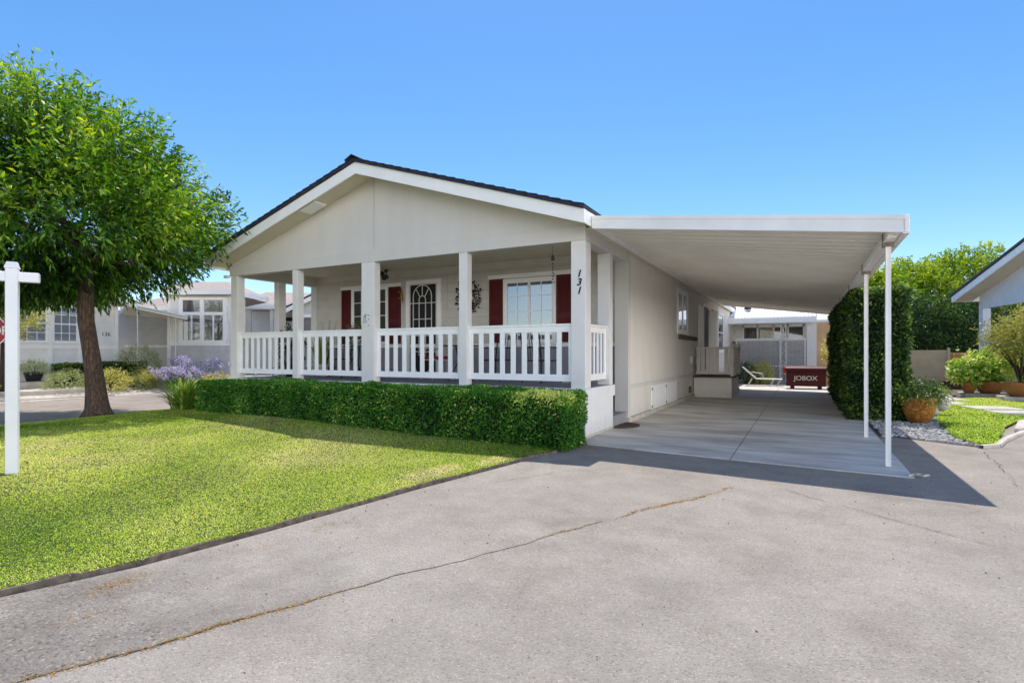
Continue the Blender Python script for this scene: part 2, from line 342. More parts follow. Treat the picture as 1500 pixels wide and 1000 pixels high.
nt.links.new(SKYMIX,bg.inputs[0]); bg.inputs[1].default_value=.15
sl=bpy.data.lights.new('sun','SUN'); sl.energy=5.0; sl.angle=R(.53); sl.color=(1,.955,.89); so=bpy.data.objects.new('sun',sl); COL.objects.link(so)
so.rotation_euler=SD.to_track_quat('Z','Y').to_euler(); so.location=(0,0,30)
S.view_settings.view_transform='Standard'; S.view_settings.look='None'; S.view_settings.exposure=0
S.cycles.max_bounces=8; S.cycles.diffuse_bounces=5

# ------------------------------------------------------------------ ground, road, driveway
g=sheet('ground',[(-600,-300),(600,-300),(600,900),(-600,900)],-.03,SOIL)
sheet('road',[(-60,-40),(60,-40),(60,17.5),(2.4,17.5),(2.4,10.9),(1.12,10.9),(1.12,24),(-3.2,24),(-3.2,9.5),(-12.9,9.5),(-60,9.5)],-.004,ASPH)
sheet('street',[(-19.3,-40),(-13.1,-40),(-13.0,9.5),(-13.6,20),(-14.5,34),(-22,34),(-21.6,20),(-20.4,12.5),(-19.5,7)],0.0,STREET)
# cracks in the asphalt with dry grass in them
def crack(pts,wid,seed,mat):
    r=random.Random(seed); L=[];Rr=[]; out=[]
    for (x0,y0),(x1,y1) in zip(pts,pts[1:]):
        n=max(2,int(math.dist((x0,y0),(x1,y1))/.03))
        for i in range(n):
            t=i/n; q=math.hypot(x0+(x1-x0)*t,y0+(y1-y0)*t)*3.1; wb=.012*math.sin(q*2.3)+.010*math.sin(q*5.7+1)+.008*math.sin(q*13); out.append((x0+(x1-x0)*t+wb+r.uniform(-.009,.009),y0+(y1-y0)*t-wb*.3+r.uniform(-.009,.009)))
    m=MB(); k=len(out)
    for i,(x,y) in enumerate(out):
        ww=wid*r.uniform(.1,1.0)*max(.04,.55+.6*math.sin(i*.045)+.35*math.sin(i*.17)); dx=out[min(i+1,k-1)][0]-out[max(i-1,0)][0]; dy=out[min(i+1,k-1)][1]-out[max(i-1,0)][1]; l=math.hypot(dx,dy) or 1
        m.v+= [(x-dy/l*ww,y+dx/l*ww,.005),(x+dy/l*ww,y-dx/l*ww,.005)]
    m.f=[(2*i,2*i+1,2*i+3,2*i+2) for i in range(k-1)]
    return tag(m.build('road_crack',mat,origin=(0,0,0)),kind='structure'),out
CRK=plain('crack_dark',(.14,.115,.085),1,0,.3,30,.2,80)
c1=[(-3.1,.3),(-2.85,1.05),(-2.65,1.46),(-2.49,1.87),(-2.31,2.29),(-2.09,2.79),(-1.81,3.37),(-1.51,4.06),(-1.23,4.7),(-.97,5.16),(-.64,5.88),(-.38,6.46)]
_,k1=crack(c1,.0034,1,CRK); kk_=[p for p in k1 if p[1]<4.3][::3]
sheet('road_shoulder',[(-3.0,6.6),(-3.4,4.3),(-3.58,2.86),(-3.72,1.96),(-3.95,1.3),(-4.4,0),(-5,-2),(-3.9,-2)]+kk_+[(-1.9,4.8),(-2.5,5.6),(-2.8,6.4)],.0,ASPHC)
_,k2=crack([(-.15,6.08),(.29,5.68),(.78,5.28),(1.3,4.93),(1.7,4.6)],.005,2,CRK)
_,k3=crack([(-1.9,6.3),(-2.43,5.84),(-2.66,5.3),(-2.9,4.9)],.004,3,CRK); _,k4=crack([(2.2,9.8),(2.1,8.6),(1.93,7.25)],.005,4,CRK)
STRAW=leafmat('dry_grass',[(0,lin((150,116,60))),(1,lin((214,176,100)))],.2)
pts=[];tn=[]
for k,dens,cl in ((k1,26,1),(k2,3,1),(k4,3,1)):
    a=np.array(k); 
    for (x,y) in k:
        nn=vnoise(np.array([[x*6,y*6,0.]]),1.0,5)[0]
        c=int(max(0,dens*(nn+.15)))
        for _ in range(c): pts.append((x+random.gauss(0,.011),y+random.gauss(0,.011),0)); tn.append(random.random())
for cx,cy,n in ((-3.55,1.75,260),(-3.35,2.6,60),(-3.3,3.1,90),(-3.25,1.45,60)):
    for _ in range(n): pts.append((cx+random.gauss(0,.05),cy+random.gauss(0,.10),.002)); tn.append(random.random())
P=np.array(pts); D=np.column_stack([rng.normal(size=len(P)),rng.normal(size=len(P)),rng.uniform(.05,.6,len(P))])
tag(leaves('dry_weeds',P,D,.018,.004,STRAW,np.array(tn)),'dry straw coloured weeds growing in the long asphalt crack','weeds',kind='stuff')
# fallen leaves and grit
Q=np.column_stack([rng.uniform(-3,3,260),rng.uniform(1.2,8,260),np.full(260,.004)]); Q2=np.column_stack([-3.35+rng.normal(0,.25,160),rng.uniform(1.5,6.4,160),np.full(160,.004)]); Q=np.vstack([Q,Q2]); Q=Q[Q[:,0]>-3.05-(6.6-Q[:,1])*.12]
D=np.column_stack([rng.normal(size=len(Q)),rng.normal(size=len(Q)),rng.uniform(.0,.25,len(Q))])
tag(leaves('leaf_litter',Q,D,rng.uniform(.006,.022,len(Q)),.009,leafmat('litter',[(0,lin((60,46,34))),(.7,lin((120,92,56))),(1,lin((190,160,96)))],.1),rng.uniform(0,1,len(Q)),droop=0),'small dry leaves and grit scattered over the asphalt','leaf litter',kind='stuff')
# driveway slabs with joints
def P3(m,poly,z0,z1): m.prism([(x,y,z0) for x,y in poly],(0,0,z1-z0))
m=MB(); ys=[0,2.9,5.9,8.9,11.9,16.4]; 
def xl(y): return -3.0
for c in range(2):
    for i in range(5):
        g_=.006
        xa,xb=((-3.02,-.815-g_),(-.815+g_,1.07))[c]
        y0=(7.75,7.47,7.28)[c] if i==0 else 7.4+ys[i]+g_; y0b=(7.75,7.47,7.28)[c+1] if i==0 else y0
        y1=7.4+ys[i+1]-g_
        P3(m,[(xa,y0),(xb,y0b),(xb,y1),(xa,y1)],-.05,.012)
tag(m.build('driveway',SLAB,origin=(0,0,0)),kind='structure')
sheet('driveway_joint_base',[(-3.02,7.74),(1.07,7.27),(1.07,23.8),(-3.02,23.8)],.0,BLACK)
sheet('rear_patio',[(-3.1,23.82),(1.4,23.82),(1.9,31),(-4.6,31),(-4.6,29.2),(-3.1,29.2)],.008,CONC)

# ------------------------------------------------------------------ lawn
edge=[(-2.93,7.3),(-3.07,6.54),(-3.43,4.31),(-3.6,2.86),(-3.75,1.96),(-3.98,1.3),(-4.45,0),(-5.1,-1.5)]
lawn=edge+[(-13.0,-1.5),(-13.1,1.5),(-13.15,4.5),(-13.4,6.3),(-13.5,7.4),(-13.2,9.3),(-11.7,9.3),(-11.7,8.1),(-3.0,8.1)]
LA=np.array(lawn)
def inside(P,poly):
    x,y=P[:,0],P[:,1]; c=np.zeros(len(P),bool); n=len(poly)
    for i in range(n):
        x1,y1=poly[i]; x2,y2=poly[(i+1)%n]; c^=((y1>y)!=(y2>y))&(x<(x2-x1)*(y-y1)/((y2-y1) or 1e-9)+x1)
    return c
def distpoly(P,poly):
    d=np.full(len(P),1e9); n=len(poly)
    for i in range(n):
        a=np.array(poly[i]);b=np.array(poly[(i+1)%n]); ab=b-a; t=np.clip(((P[:,:2]-a)@ab)/(ab@ab),0,1); q=a+t[:,None]*ab
        d=np.minimum(d,np.hypot(*(P[:,:2]-q).T))
    return d
def sstep(t): t=np.clip(t,0,1); return t*t*(3-2*t)
outer=edge+[(-13.0,-1.5),(-13.1,1.5),(-13.15,4.5),(-13.4,6.3),(-13.5,7.4),(-13.2,9.3),(-13,12),(-3,12)]
def lawnz(P):
    d=distpoly(P,outer); h=.13*sstep((-P[:,0]-3.6)/5.5)*sstep(d/1.8)
    return .03+h+.012*vnoise(np.column_stack([P[:,:2],np.zeros(len(P))]),1.6,3)*sstep(d/.6)
def lz(x,y): return float(lawnz(np.array([[x,y]]))[0])
def fillgrid(name,poly,zf,mat,step=.22):
    bm=bmesh.new(); vs=[bm.verts.new((x,y,0)) for x,y in poly]; bm.faces.new(vs)
    xs=[p[0] for p in poly]; ys=[p[1] for p in poly]
    x=min(xs)+step
    while x<max(xs):
        bmesh.ops.bisect_plane(bm,geom=bm.verts[:]+bm.edges[:]+bm.faces[:],plane_co=(x,0,0),plane_no=(1,0,0)); x+=step
    y=min(ys)+step
    while y<max(ys):
        bmesh.ops.bisect_plane(bm,geom=bm.verts[:]+bm.edges[:]+bm.faces[:],plane_co=(0,y,0),plane_no=(0,1,0)); y+=step
    Q=np.array([v.co[:] for v in bm.verts]); Z=zf(Q)
    for v,z in zip(bm.verts,Z): v.co.z=z
    bmesh.ops.recalc_face_normals(bm,faces=bm.faces)
    me=bpy.data.meshes.new(name); bm.to_mesh(me); bm.free()
    if sum(p.normal.z for p in me.polygons)<0: me.flip_normals()
    me.materials.append(mat); o=bpy.data.objects.new(name,me); COL.objects.link(o); return tag(o,kind='structure')
fillgrid('lawn',lawn,lawnz,TURF)
def blades(name,poly,zf,dens,hgt,wid,tonef,label,cat='grass',box=None):
    xs=[p[0] for p in poly]; ys=[p[1] for p in poly]; A=(max(xs)-min(xs))*(max(ys)-min(ys)); out=[]
    n=int(A*max(dens)); Q=np.column_stack([rng.uniform(min(xs),max(xs),n),rng.uniform(min(ys),max(ys),n),np.zeros(n)])
    dist=np.hypot(Q[:,0],Q[:,1]); want=np.interp(dist,[2.5,5,9,16],dens); keep=inside(Q,poly)&(rng.uniform(0,max(dens),n)<want)
    Q=Q[keep]; dist=dist[keep]; Q[:,2]=zf(Q)-.004; n=len(Q)
    h=hgt*rng.uniform(.55,1.15,n)*(1+.25*vnoise(Q,5,8)); wd=wid*np.interp(dist,[3,14],[1,2.6])
    az=rng.uniform(0,6.28,n); lean=rng.uniform(.35,2.0,n); u=np.column_stack([np.cos(az),np.sin(az),np.zeros(n)]); p=np.column_stack([-np.sin(az+rng.normal(0,.8,n)),np.cos(az),np.zeros(n)])
    up=np.array([0,0,1.]); v=np.empty((n,5,3)); mid=Q+up*(h*.6)[:,None]+u*(h*lean*.35)[:,None]; tip=Q+up*(h*np.clip(1-.38*lean,.25,1))[:,None]+u*(h*lean)[:,None]
    v[:,0]=Q-p*wd[:,None]*.5; v[:,1]=Q+p*wd[:,None]*.5; v[:,2]=mid+p*wd[:,None]*.38; v[:,3]=mid-p*wd[:,None]*.38; v[:,4]=tip
    me=bpy.data.meshes.new(name); me.vertices.add(5*n); me.vertices.foreach_set('co',v.reshape(-1).astype(np.float32))
    b=(np.arange(n)*5)[:,None]; idx=np.concatenate([b+0,b+1,b+2,b+3,b+3,b+2,b+4],1).astype(np.int32).ravel()
    me.loops.add(7*n); me.loops.foreach_set('vertex_index',idx); me.polygons.add(2*n)
    ls=np.column_stack([np.arange(n)*7,np.arange(n)*7+4]).ravel().astype(np.int32); me.polygons.foreach_set('loop_start',ls)
    me.polygons.foreach_set('loop_total',np.tile(np.array([4,3],dtype=np.int32),n)); me.update(calc_edges=True)
    tn=np.clip(tonef(Q)+rng.normal(0,.25,n),0,1); tt=np.repeat(tn[:,None],5,1); tt[:,0]-=.4; tt[:,1]-=.4; tt[:,4]+=.1
    at=me.attributes.new('tone','FLOAT','POINT'); at.data.foreach_set('value',np.clip(tt,0,1).astype(np.float32).ravel()); me.materials.append(GRASS)
    o=bpy.data.objects.new(name,me); COL.objects.link(o); return tag(o,label,cat,kind='stuff')
def lawntone(Q):
    t=.63+.21*vnoise(Q,1.1,11)+.16*vnoise(Q,3.6,12)
    dl=np.exp(-(((Q[:,0]+8.6)/1.6)**2+((Q[:,1]-3.4)/1.1)**2)); t=t+.36*dl*(1+.8*vnoise(Q,4,13))+.2*np.exp(-(((Q[:,0]+6.5)/1.5)**2+((Q[:,1]-6.0)/.5)**2))-.22*np.exp(-(((Q[:,0]+5.2)/1.2)**2+((Q[:,1]-1.9)/.35)**2))
    for cx,cy,a,b in ((-3.62,4.95,.2,.5),(-3.38,5.9,.13,.35)):
        q=np.exp(-((((Q[:,0]-cx)/a)**2+((Q[:,1]-cy)/b)**2)**2)); t=t+q*.75
    return t
poly_vis=[p for p in edge if p[1]>-1]+[(-5.0,.1),(-8.0,1.5),(-13.1,3.2),(-13.15,4.5),(-13.4,6.3),(-13.5,7.5),(-12.2,7.6),(-11.0,7.1),(-3.0,7.1)]
blades('lawn_grass',poly_vis,lawnz,[14000,10000,5400,3000],.020,.0038,lawntone,'short yellow green lawn grass in front of the clipped hedge')
# timber edging along the lawn
m=MB(); E_=[(-2.97,6.9)]+edge[1:]; 
ptsE=[]
for (x0,y0),(x1,y1) in zip(E_,E_[1:]):
    for i in range(8):
        t=i/8; ptsE.append((x0+(x1-x0)*t,y0+(y1-y0)*t))
prev=None
for i,(x,y) in enumerate(ptsE[:-1]):
    x1,y1=ptsE[i+1]; dx,dy=x1-x,y1-y; l=math.hypot(dx,dy); nx,ny=-dy/l,dx/l
    jz=.034+.007*math.sin(i*.9)+.004*math.sin(i*2.3); wv=.004*math.sin(i*.7)
    m.add([(x+nx*a+wv*nx,y+ny*a,z) for a,z in ((.012,-.03),(.012,jz),(-.014,jz),(-.014,-.03))]+[(x1+nx*a+.004*math.sin((i+1)*.7)*nx,y1+ny*a,z) for a,z in ((.012,-.03),(.012,.034+.007*math.sin((i+1)*.9)+.004*math.sin((i+1)*2.3)),(-.014,.034+.007*math.sin((i+1)*.9)+.004*math.sin((i+1)*2.3)),(-.014,-.03))],[(0,1,5,4),(1,2,6,5),(2,3,7,6)])
tag(m.build('lawn_edging',plain('weathered_board',lin((104,94,84)),.95,0,.4,18,.6,50),origin=(-3.5,4,0)),'thin weathered board edging between the lawn and the asphalt','lawn edging')

# ------------------------------------------------------------------ main house
XL,XR,YF,YW,YB=-11.8,-3.03,8.2,10.6,29.0; XC=-7.43; SL=.316
H=thing('manufactured_house','grey beige single storey home with white railed front porch and red shutters','house',(-7.4,8.2,0))
rz=lambda x,top=4.95: top-SL*abs(x-XC)
# gable
m=MB()
for xa,xb in ((XL+.02,XC-.006),(XC+.006,XR-.02)):
    m.prism([(xa,YF+.02,3.18),(xb,YF+.02,3.18),(xb,YF+.02,rz(xb)-.1),(xa,YF+.02,rz(xa)-.1)],(0,.1,0))
m.box(XL+.05,XR-.05,YF+.06,YF+.11,3.2,3.45)
m.build('gable_wall',GABLE,H)
MB().box(XL,XR,YF-.012,YF+.165,3.15,3.38).build('gable_beam',GABLE,H,bevel=.004)
# roof
m=MB()
for s,xe in ((-1,-12.0),(1,-2.86)):
    m.prism([(XC,7.655,rz(XC)+.004),(xe,7.655,rz(xe)+.004),(xe,7.655,rz(xe)+.05),(XC,7.655,rz(XC)+.055)],(0,21.7,0))
# shingle courses standing a little proud
    n=24
    for i in range(n):
        x0=XC+(xe-XC)*i/n; x1=XC+(xe-XC)*(i+1)/n
        m.prism([(x0,7.635+.006*(i%3),rz(x0)+.051),(x1,7.635+.006*(i%3),rz(x1)+.053),(x1,7.635,rz(x1)+.074),(x0,7.635,rz(x0)+.059)],(0,21.7,0))
rf=m.build('roof',SHING,H)
m=MB(); 
for i in range(70):
    y=7.6+i*.31; m.prism([(XC-.17,y,rz(XC-.17)+.07),(XC,y,rz(XC)+.10),(XC+.17,y,rz(XC+.17)+.07),(XC+.17,y,rz(XC+.17)+.09),(XC,y,rz(XC)+.12),(XC-.17,y,rz(XC-.17)+.09)],(0,.33,0))
m.build('ridge_cap',SHING,rf)
for s,xe in ((-1,-11.96),(1,-2.9)):
    xa=XC+s*.0015
    MB().prism([(xa,7.7,rz(XC)),(xe,7.7,rz(xe)),(xe,7.7,rz(xe)-.215),(xa,7.7,rz(XC)-.215)],(0,.03,0)).build('rake_board',TRIM,H,bevel=.003)
    MB().prism([(XC+s*.02,7.73,rz(XC)-.16),(xe,7.73,rz(xe)-.16),(xe,7.73,rz(xe)-.14),(XC+s*.02,7.73,rz(XC)-.14)],(0,.5,0)).build('rake_soffit',CEIL,H)
    xx=(xe-.03 if s<0 else xe)
    MB().box(xx,xx+.03,7.7,29.3,rz(xe)-.215,rz(xe)).build('eave_fascia',TRIM,H,bevel=.003)
    MB().box(min(xe,XL if s<0 else XR),max(xe,XL if s<0 else XR),8.2,29.25,rz(xe)-.2,rz(xe)-.18).build('eave_soffit',CEIL,H)
m=MB(); x0,x1=-9.05,-8.62
m.prism([(x0,7.82,rz(x0)-.19),(x1,7.82,rz(x1)-.19),(x1,7.82,rz(x1)-.164),(x0,7.82,rz(x0)-.164)],(0,.3,0))
m.build('soffit_vent',TRIM,H)
# porch structure
MB().box(XL+.02,XR-.02,YF+.17,YW-.02,3.385,3.42).build('porch_ceiling',CEIL,H)
MB().box(XR-.2,XR,YF+.17,YW-.02,3.15,3.5).build('side_beam',GABLE,H)
MB().box(XL,XL+.2,YF+.17,YW+.1,3.15,3.5).build('side_beam',GABLE,H)
m=MB(); y=YF+.02
while y<YW-.05:
    m.box(XL+.03,(-4.15 if y>9.55 else XR-.03),y,y+.135,.765,.8); y+=.14
m.build('porch_deck',DECK,H)
MB().box(XL,XR+.02,YF-.05,YF+.02,.60,.795).build('deck_trim',SKIRT,H,bevel=.004)
MB().box(XR-.0,XR+.02,YF+.02,9.66,.60,.795).build('deck_trim',SKIRT,H)
MB().box(XL+.02,XR-.0,YF-.02,YF+.02,.0,.60).build('front_skirting',SKIRT,H)
MB().box(XR-.04,XR-.004,YF+.02,9.62,.0,.60).build('side_skirting',SKIRT,H)
MB().box(XR-.035,XR+.012,YF-.03,9.63,0,.045).build('skirting_base',CONC,H)
posts=[(XL+.03,XL+.25,YF,YF+.2),(-9.71,-9.55,YF,YF+.17),(-7.73,-7.4,YF-.01,YF+.17),(-5.43,-5.26,YF,YF+.17),(-3.28,XR-.006,YF-.006,YF+.25),
  (-3.27,XR-.01,9.45,9.62),(XL+.03,XL+.2,9.38,9.6)]
for x0,x1,y0,y1 in posts: MB().box(x0,x1,y0,y1,.795,3.149).build('porch_post',POST,H,bevel=.006)
def railing(F,a0,a1,n,parent,z0=.90,z1=1.84,mat=RAIL,name='railing'):
    m=MB(); m.fbox(F,a0,a1,-.045,.045,z1-.035,z1); m.fbox(F,a0,a1,-.02,.02,z1-.135,z1-.035); m.fbox(F,a0,a1,-.02,.02,z0,z0+.11)
    sw=.075; m.fbox(F,a0,a0+sw,-.018,.018,z0+.11,z1-.135); m.fbox(F,a1-sw,a1,-.018,.018,z0+.11,z1-.135)
    L=(a1-a0-2*sw); bw=.088 if n>5 else .055; gap=(L-n*bw)/(n+1)
    for i in range(n):
        a=a0+sw+gap+i*(bw+gap); m.fbox(F,a,a+bw,-.014,.014,z0+.11,z1-.135)
    return m.build(name,mat,parent,bevel=.003)
Ff=frame((0,YF+.09),(1,0),(0,-1))
for a0,a1,n in ((XL+.25,-9.71,8),(-9.55,-7.73,7),(-7.4,-5.43,8),(-5.26,-3.28,8)): railing(Ff,a0,a1,n,H)
railing(frame((XR-.1,0),(0,1),(1,0)),YF+.25,9.45,4,H)
Fl=frame((XL+.1,0),(0,1),(-1,0)); railing(Fl,YF+.2,9.38,5,H); railing(Fl,9.6,10.58,5,H)
m=MB()
for i in range(3):
    m.box(XR-.02-.28*(i+1),XR-.02-.28*i,9.66,10.46,0.013,.2*(i+1)); m.box(XR-.04-.28*(i+1),XR+.005-.28*i,9.655,10.465,.2*(i+1),.2*(i+1)+.025)
m.build('porch_step',DECK,H)
# front wall: lap siding, band, grooved wainscot
def lap(m,F,a0,a1,z0,z1,h=.2):
    z=z0
    while z<z1-.01:
        zt=min(z+h,z1); vs=[F(a,d,zz) for a in (a0,a1) for d,zz in ((0,z),(.019,z+.004),(.005,zt),(0,zt))]
        m.add(vs,[(0,1,2,3),(7,6,5,4),(1,5,6,2),(0,4,5,1),(3,2,6,7),(0,3,7,4)]); z+=h
FW=frame((0,YW),(1,0),(0,-1)); FWw=frame((0,YW-.03),(1,0),(0,-1)); FS=frame((XR,0),(0,1),(1,0))
m=MB(); lap(m,FW,XL+.2,XR-.24,1.58,3.24); m.build('front_wall',LAP,H)
MB().fbox(FW,XL+.2,XR-.24,.0,.022,3.24,3.385).build('wall_frieze',LAP,H)
MB().fbox(FW,XL+.2,XR-.24,-.01,.035,1.50,1.58).build('wall_band',TRIM,H)
MB().fbox(FW,XL+.2,XR-.24,-.05,.01,.0,1.50).build('lower_front_wall',WAIN,H)
MB().fbox(FW,XL+.0,XL+.2,-.1,.02,.8,3.15).build('corner_board',POST,H)
MB().box(XR-.24,XR+.035,10.47,10.62,.10,3.16).build('corner_board',GABLE,H,bevel=.004)
# side wall
MB().box(XR-.1,XR-.002,10.62,YB,.66,3.40).build('side_wall',SIDEW,H)
MB().box(XR-.002,XR+.024,10.62,YB,.66,.74).build('water_table',GABLE,H)
MB().box(XR-.1,XR-.006,10.62,YB,.10,.66).build('side_skirting',SIDEW,H)
MB().box(XR-.12,XR+.06,10.45,YB,.0,.10).build('foundation_ledge',CONC,H)
MB().box(XR-.002,XR+.02,YB-.12,YB+.02,.1,3.3).build('corner_board',TRIM,H)
MB().box(XL,XL+.1,YW+.1,YB,.1,3.3).build('side_wall',LAP,H)
MB().box(XL,XR,YB,YB+.1,.1,3.3).build('rear_wall',LAP,H)
m=MB(); m.prism([(XL,YB+.1,3.3),(XR,YB+.1,3.3),(XC,YB+.1,4.7)],(0,.05,0)); m.build('rear_gable_wall',LAP,H)
for a0,a1 in ((12.38,13.76),(13.82,15.2)):
    p=MB().fbox(FS,a0,a1,.0,.022,.05,.63).build('access_panel',RAIL,H,bevel=.003)
    for z in (.13,.53): MB().fbox(FS,a0+.03,a0+.09,.022,.03,z,z+.05).build('hinge',BLACK,p)
MB().fbox(FS,17.1,17.5,-.006,.01,.16,.36).build('crawlspace_vent',BLACK,H)
def window(F,a0,a1,z0,z1,parent,glass=GLASS,mull=(.5,),munt=(0,0),tr=.09,trim=TRIM,sill=True,casing=True,dmt=.03,rail=None,curtain=None):
    m=MB(); 
    if casing:
        m.fbox(F,a0-tr,a0,0,dmt,z0,z1); m.fbox(F,a1,a1+tr,0,dmt,z0,z1); m.fbox(F,a0-tr,a1+tr,0,dmt+.004,z1,z1+tr); m.fbox(F,a0-tr,a1+tr,0,dmt+.012,z0-tr,z0)
    w_=m.build('window',trim,parent,bevel=.002)
    m=MB(); s=.035; m.fbox(F,a0,a0+s,0,.022,z0,z1); m.fbox(F,a1-s,a1,0,.022,z0,z1); m.fbox(F,a0+s,a1-s,0,.022,z0,z0+s); m.fbox(F,a0+s,a1-s,0,.022,z1-s,z1)
    for q in mull:
        a=a0+(a1-a0)*q; m.fbox(F,a-s*.7,a+s*.7,0,.024,z0+s,z1-s)
    if rail:
        z=z0+(z1-z0)*rail; m.fbox(F,a0+s,a1-s,0,.023,z-s*.6,z+s*.6)
    m.build('sash',RAIL,w_)
    m=MB(); m.fbox(F,a0+s*.5,a1-s*.5,-.004,.006,z0+s*.5,z1-s*.5); m.build('pane',glass,w_)
    if munt!=(0,0):
        m=MB(); cells=[a0]+[a0+(a1-a0)*q for q in mull]+[a1]
        for c0,c1 in zip(cells,cells[1:]):
            for i in range(1,munt[0]+1):
                a=c0+(c1-c0)*i/(munt[0]+1); m.fbox(F,a-.008,a+.008,.006,.012,z0+s,z1-s)
        for i in range(1,munt[1]+1):
            z=z0+(z1-z0)*i/(munt[1]+1); m.fbox(F,a0+s,a1-s,.0065,.0115,z-.008,z+.008)
        m.build('muntin',RAIL,w_)
    return w_
def shutter(a0,a1,z0,z1):
    m=MB(); F=FW; s=.045; zm=(z0+z1)*.46
    m.fbox(F,a0,a0+s,.018,.05,z0,z1); m.fbox(F,a1-s,a1,.018,.05,z0,z1)
    for z in (z0,zm,z1-s*1.3): m.fbox(F,a0+s,a1-s,.018,.05,z,z+s*1.3)
    m.fbox(F,a0+s,a1-s,.016,.026,z0,z1); z=z0+.07
    while z<z1-.08:
        if abs(z-zm)>.06:
            vs=[F(a,d,zz) for a in (a0+s,a1-s) for d,zz in ((.026,z),(.045,z),(.03,z+.034),(.026,z+.034))]
            m.add(vs,[(0,1,2,3),(7,6,5,4),(1,5,6,2),(0,4,5,1),(3,2,6,7)])
        z+=.042
    m.build('shutter',SHUT,H)
window(FWw,-10.25,-9.13,1.62,2.99,H,glass=GLASSD,mull=(.5,),munt=(1,3),tr=.05)
shutter(-10.65,-10.31,1.6,3.0); shutter(-9.07,-8.70,1.6,3.0)
window(FWw,-5.76,-4.62,1.62,2.92,H,glass=GLASS,mull=(.5,),munt=(1,3),tr=.06)
shutter(-6.18,-5.83,1.6,3.0); shutter(-4.55,-4.18,1.6,3.0)
for a0,a1 in ((-10.68,-8.67),(-6.21,-4.15)): MB().fbox(FW,a0,a1,.0,.06,3.0,3.09).build('window_header',TRIM,H,bevel=.003)
# door with white iron grille
d=MB(); d.fbox(FW,-8.53,-8.43,0,.05,.8,3.12); d.fbox(FW,-7.6,-7.5,0,.05,.8,3.12); d.fbox(FW,-8.43,-7.6,0,.05,3.03,3.12)
d=d.build('door',TRIM,H,bevel=.003)
MB().fbox(FW,-8.43,-7.6,.012,.03,.82,3.03).build('screen',DARKROOM,d)
m=MB(); cx=-8.03; zs=2.72
def T(pts,r=.012): m.tube([FW(a,.045,z) for a,z in pts],r,6)
m.fbox(FW,-8.43,-8.395,.03,.052,.82,3.03); m.fbox(FW,-7.635,-7.6,.03,.052,.82,3.03); m.fbox(FW,-8.395,-7.635,.03,.052,.82,.9); m.fbox(FW,-8.395,-7.635,.03,.052,3.0,3.03)
for rr,zb,zt in ((.27,1.2,zs),(.095,1.5,zs-.08)):
    arc=[(cx+rr*math.cos(t),zt+rr*1.0*math.sin(t)) for t in np.linspace(0,math.pi,15)]
    bot=[(cx-rr*math.cos(t),zb-rr*1.3*math.sin(t)) for t in np.linspace(0,math.pi,15)]
    T(arc+bot+[arc[0]])
T([(cx,zs+.27),(cx,3.02)]); T([(cx,1.05),(cx,.86)])
for an in (45,90,135): T([(cx+.11*math.cos(R(an)),zs-.08+.11*math.sin(R(an))),(cx+.26*math.cos(R(an)),zs+.26*math.sin(R(an)))])
for z in (2.56,2.18,1.78,1.4): T([(-8.41,z),(cx-.27,z)]) if z in (2.56,1.4) else None; T([(cx-.27,z),(cx+.27,z)]); T([(cx+.27,z),(-7.62,z)]) if z in (2.56,1.4) else None
for i in range(6): T([(cx+.12*math.cos(i),1.35+.07*math.sin(i*2)),(cx+.12*math.cos(i+1),1.35+.07*math.sin(i*2+2))],.008)
m.build('grille',IRON,d)
h=MB(); h.tube([FW(-7.66,.05,1.85),FW(-7.66,.1,1.85),FW(-7.74,.1,1.85)],.012,8); h.build('handle',plain('brass',(.5,.36,.14),.35,1,.1,6,0),d,smooth=True)
MB().fbox(FW,-7.36,-7.33,.0,.03,.8,3.2).build('panel_joint',LAP,H)
# electric outlet box in stair bay
m=MB(); m.fbox(FW,-3.52,-3.37,.01,.06,1.02,1.17); m.build('outlet_cover',plain('ivory_plastic',lin((216,210,190)),.5,0,.05,5,0),H,bevel=.006)
m=MB(); m.tube([FW(-3.44,.06,1.1),FW(-3.44,.075,1.1)],.035,12); m.build('outlet_socket',CONC,H)
# twin security light
m=MB(); m.lathe([(0,0),(.05,0),(.05,.03),(0,.03)],(-8.92,10.3,3.352),16)
for dx,dz in ((-.06,-.06),(.08,-.16)):
    m.tube([(-8.92,10.3,3.36),(-8.92+dx*.6,10.26,3.3),(-8.92+dx,10.22,3.36+dz)],.014,6)
    m.tube([(-8.92+dx,10.24,3.36+dz),(-8.92+dx*1.25,10.1,3.33+dz)],[.045,.075],14)
m.build('security_light',BLACK,H)
# eave side lights at left corner
m=MB(); m.box(-11.98,-11.86,8.16,8.24,3.12,3.18); m.build('corner_bracket',TRIM,H)
FN=frame((0,YF-.006),(1,0),(0,-1))
ZN=2.86
for ch,z in (('1',2.62),('3',2.485),('1',2.35)):
    text('house_number',ch,.155,BLACK,H,FN,-3.145,z,.004,.005,.28,.004)
# small painted emblem on the wide middle post
m=MB(); Fp=frame((0,YF-.01),(1,0),(0,-1))
m=MB(); rr=random.Random(4)
for i in range(16):
    a=-7.59+rr.uniform(-.09,.06); z=1.98+rr.uniform(-.03,.14); m.tube([Fp(a,.002,z),Fp(a+rr.uniform(-.03,.03),.006,z+rr.uniform(-.02,.03)),Fp(a+rr.uniform(-.03,.03),.002,z+.02)],.0035,4)

m.build('post_ornament',BLACK,H)
for zz in (2.02,1.9): MB().lathe([(0,0),(.012,0),(.012,.012),(0,.012)],tuple(Fp(-7.53,.008,zz)),8).build('ornament_bead',BLACK,H)
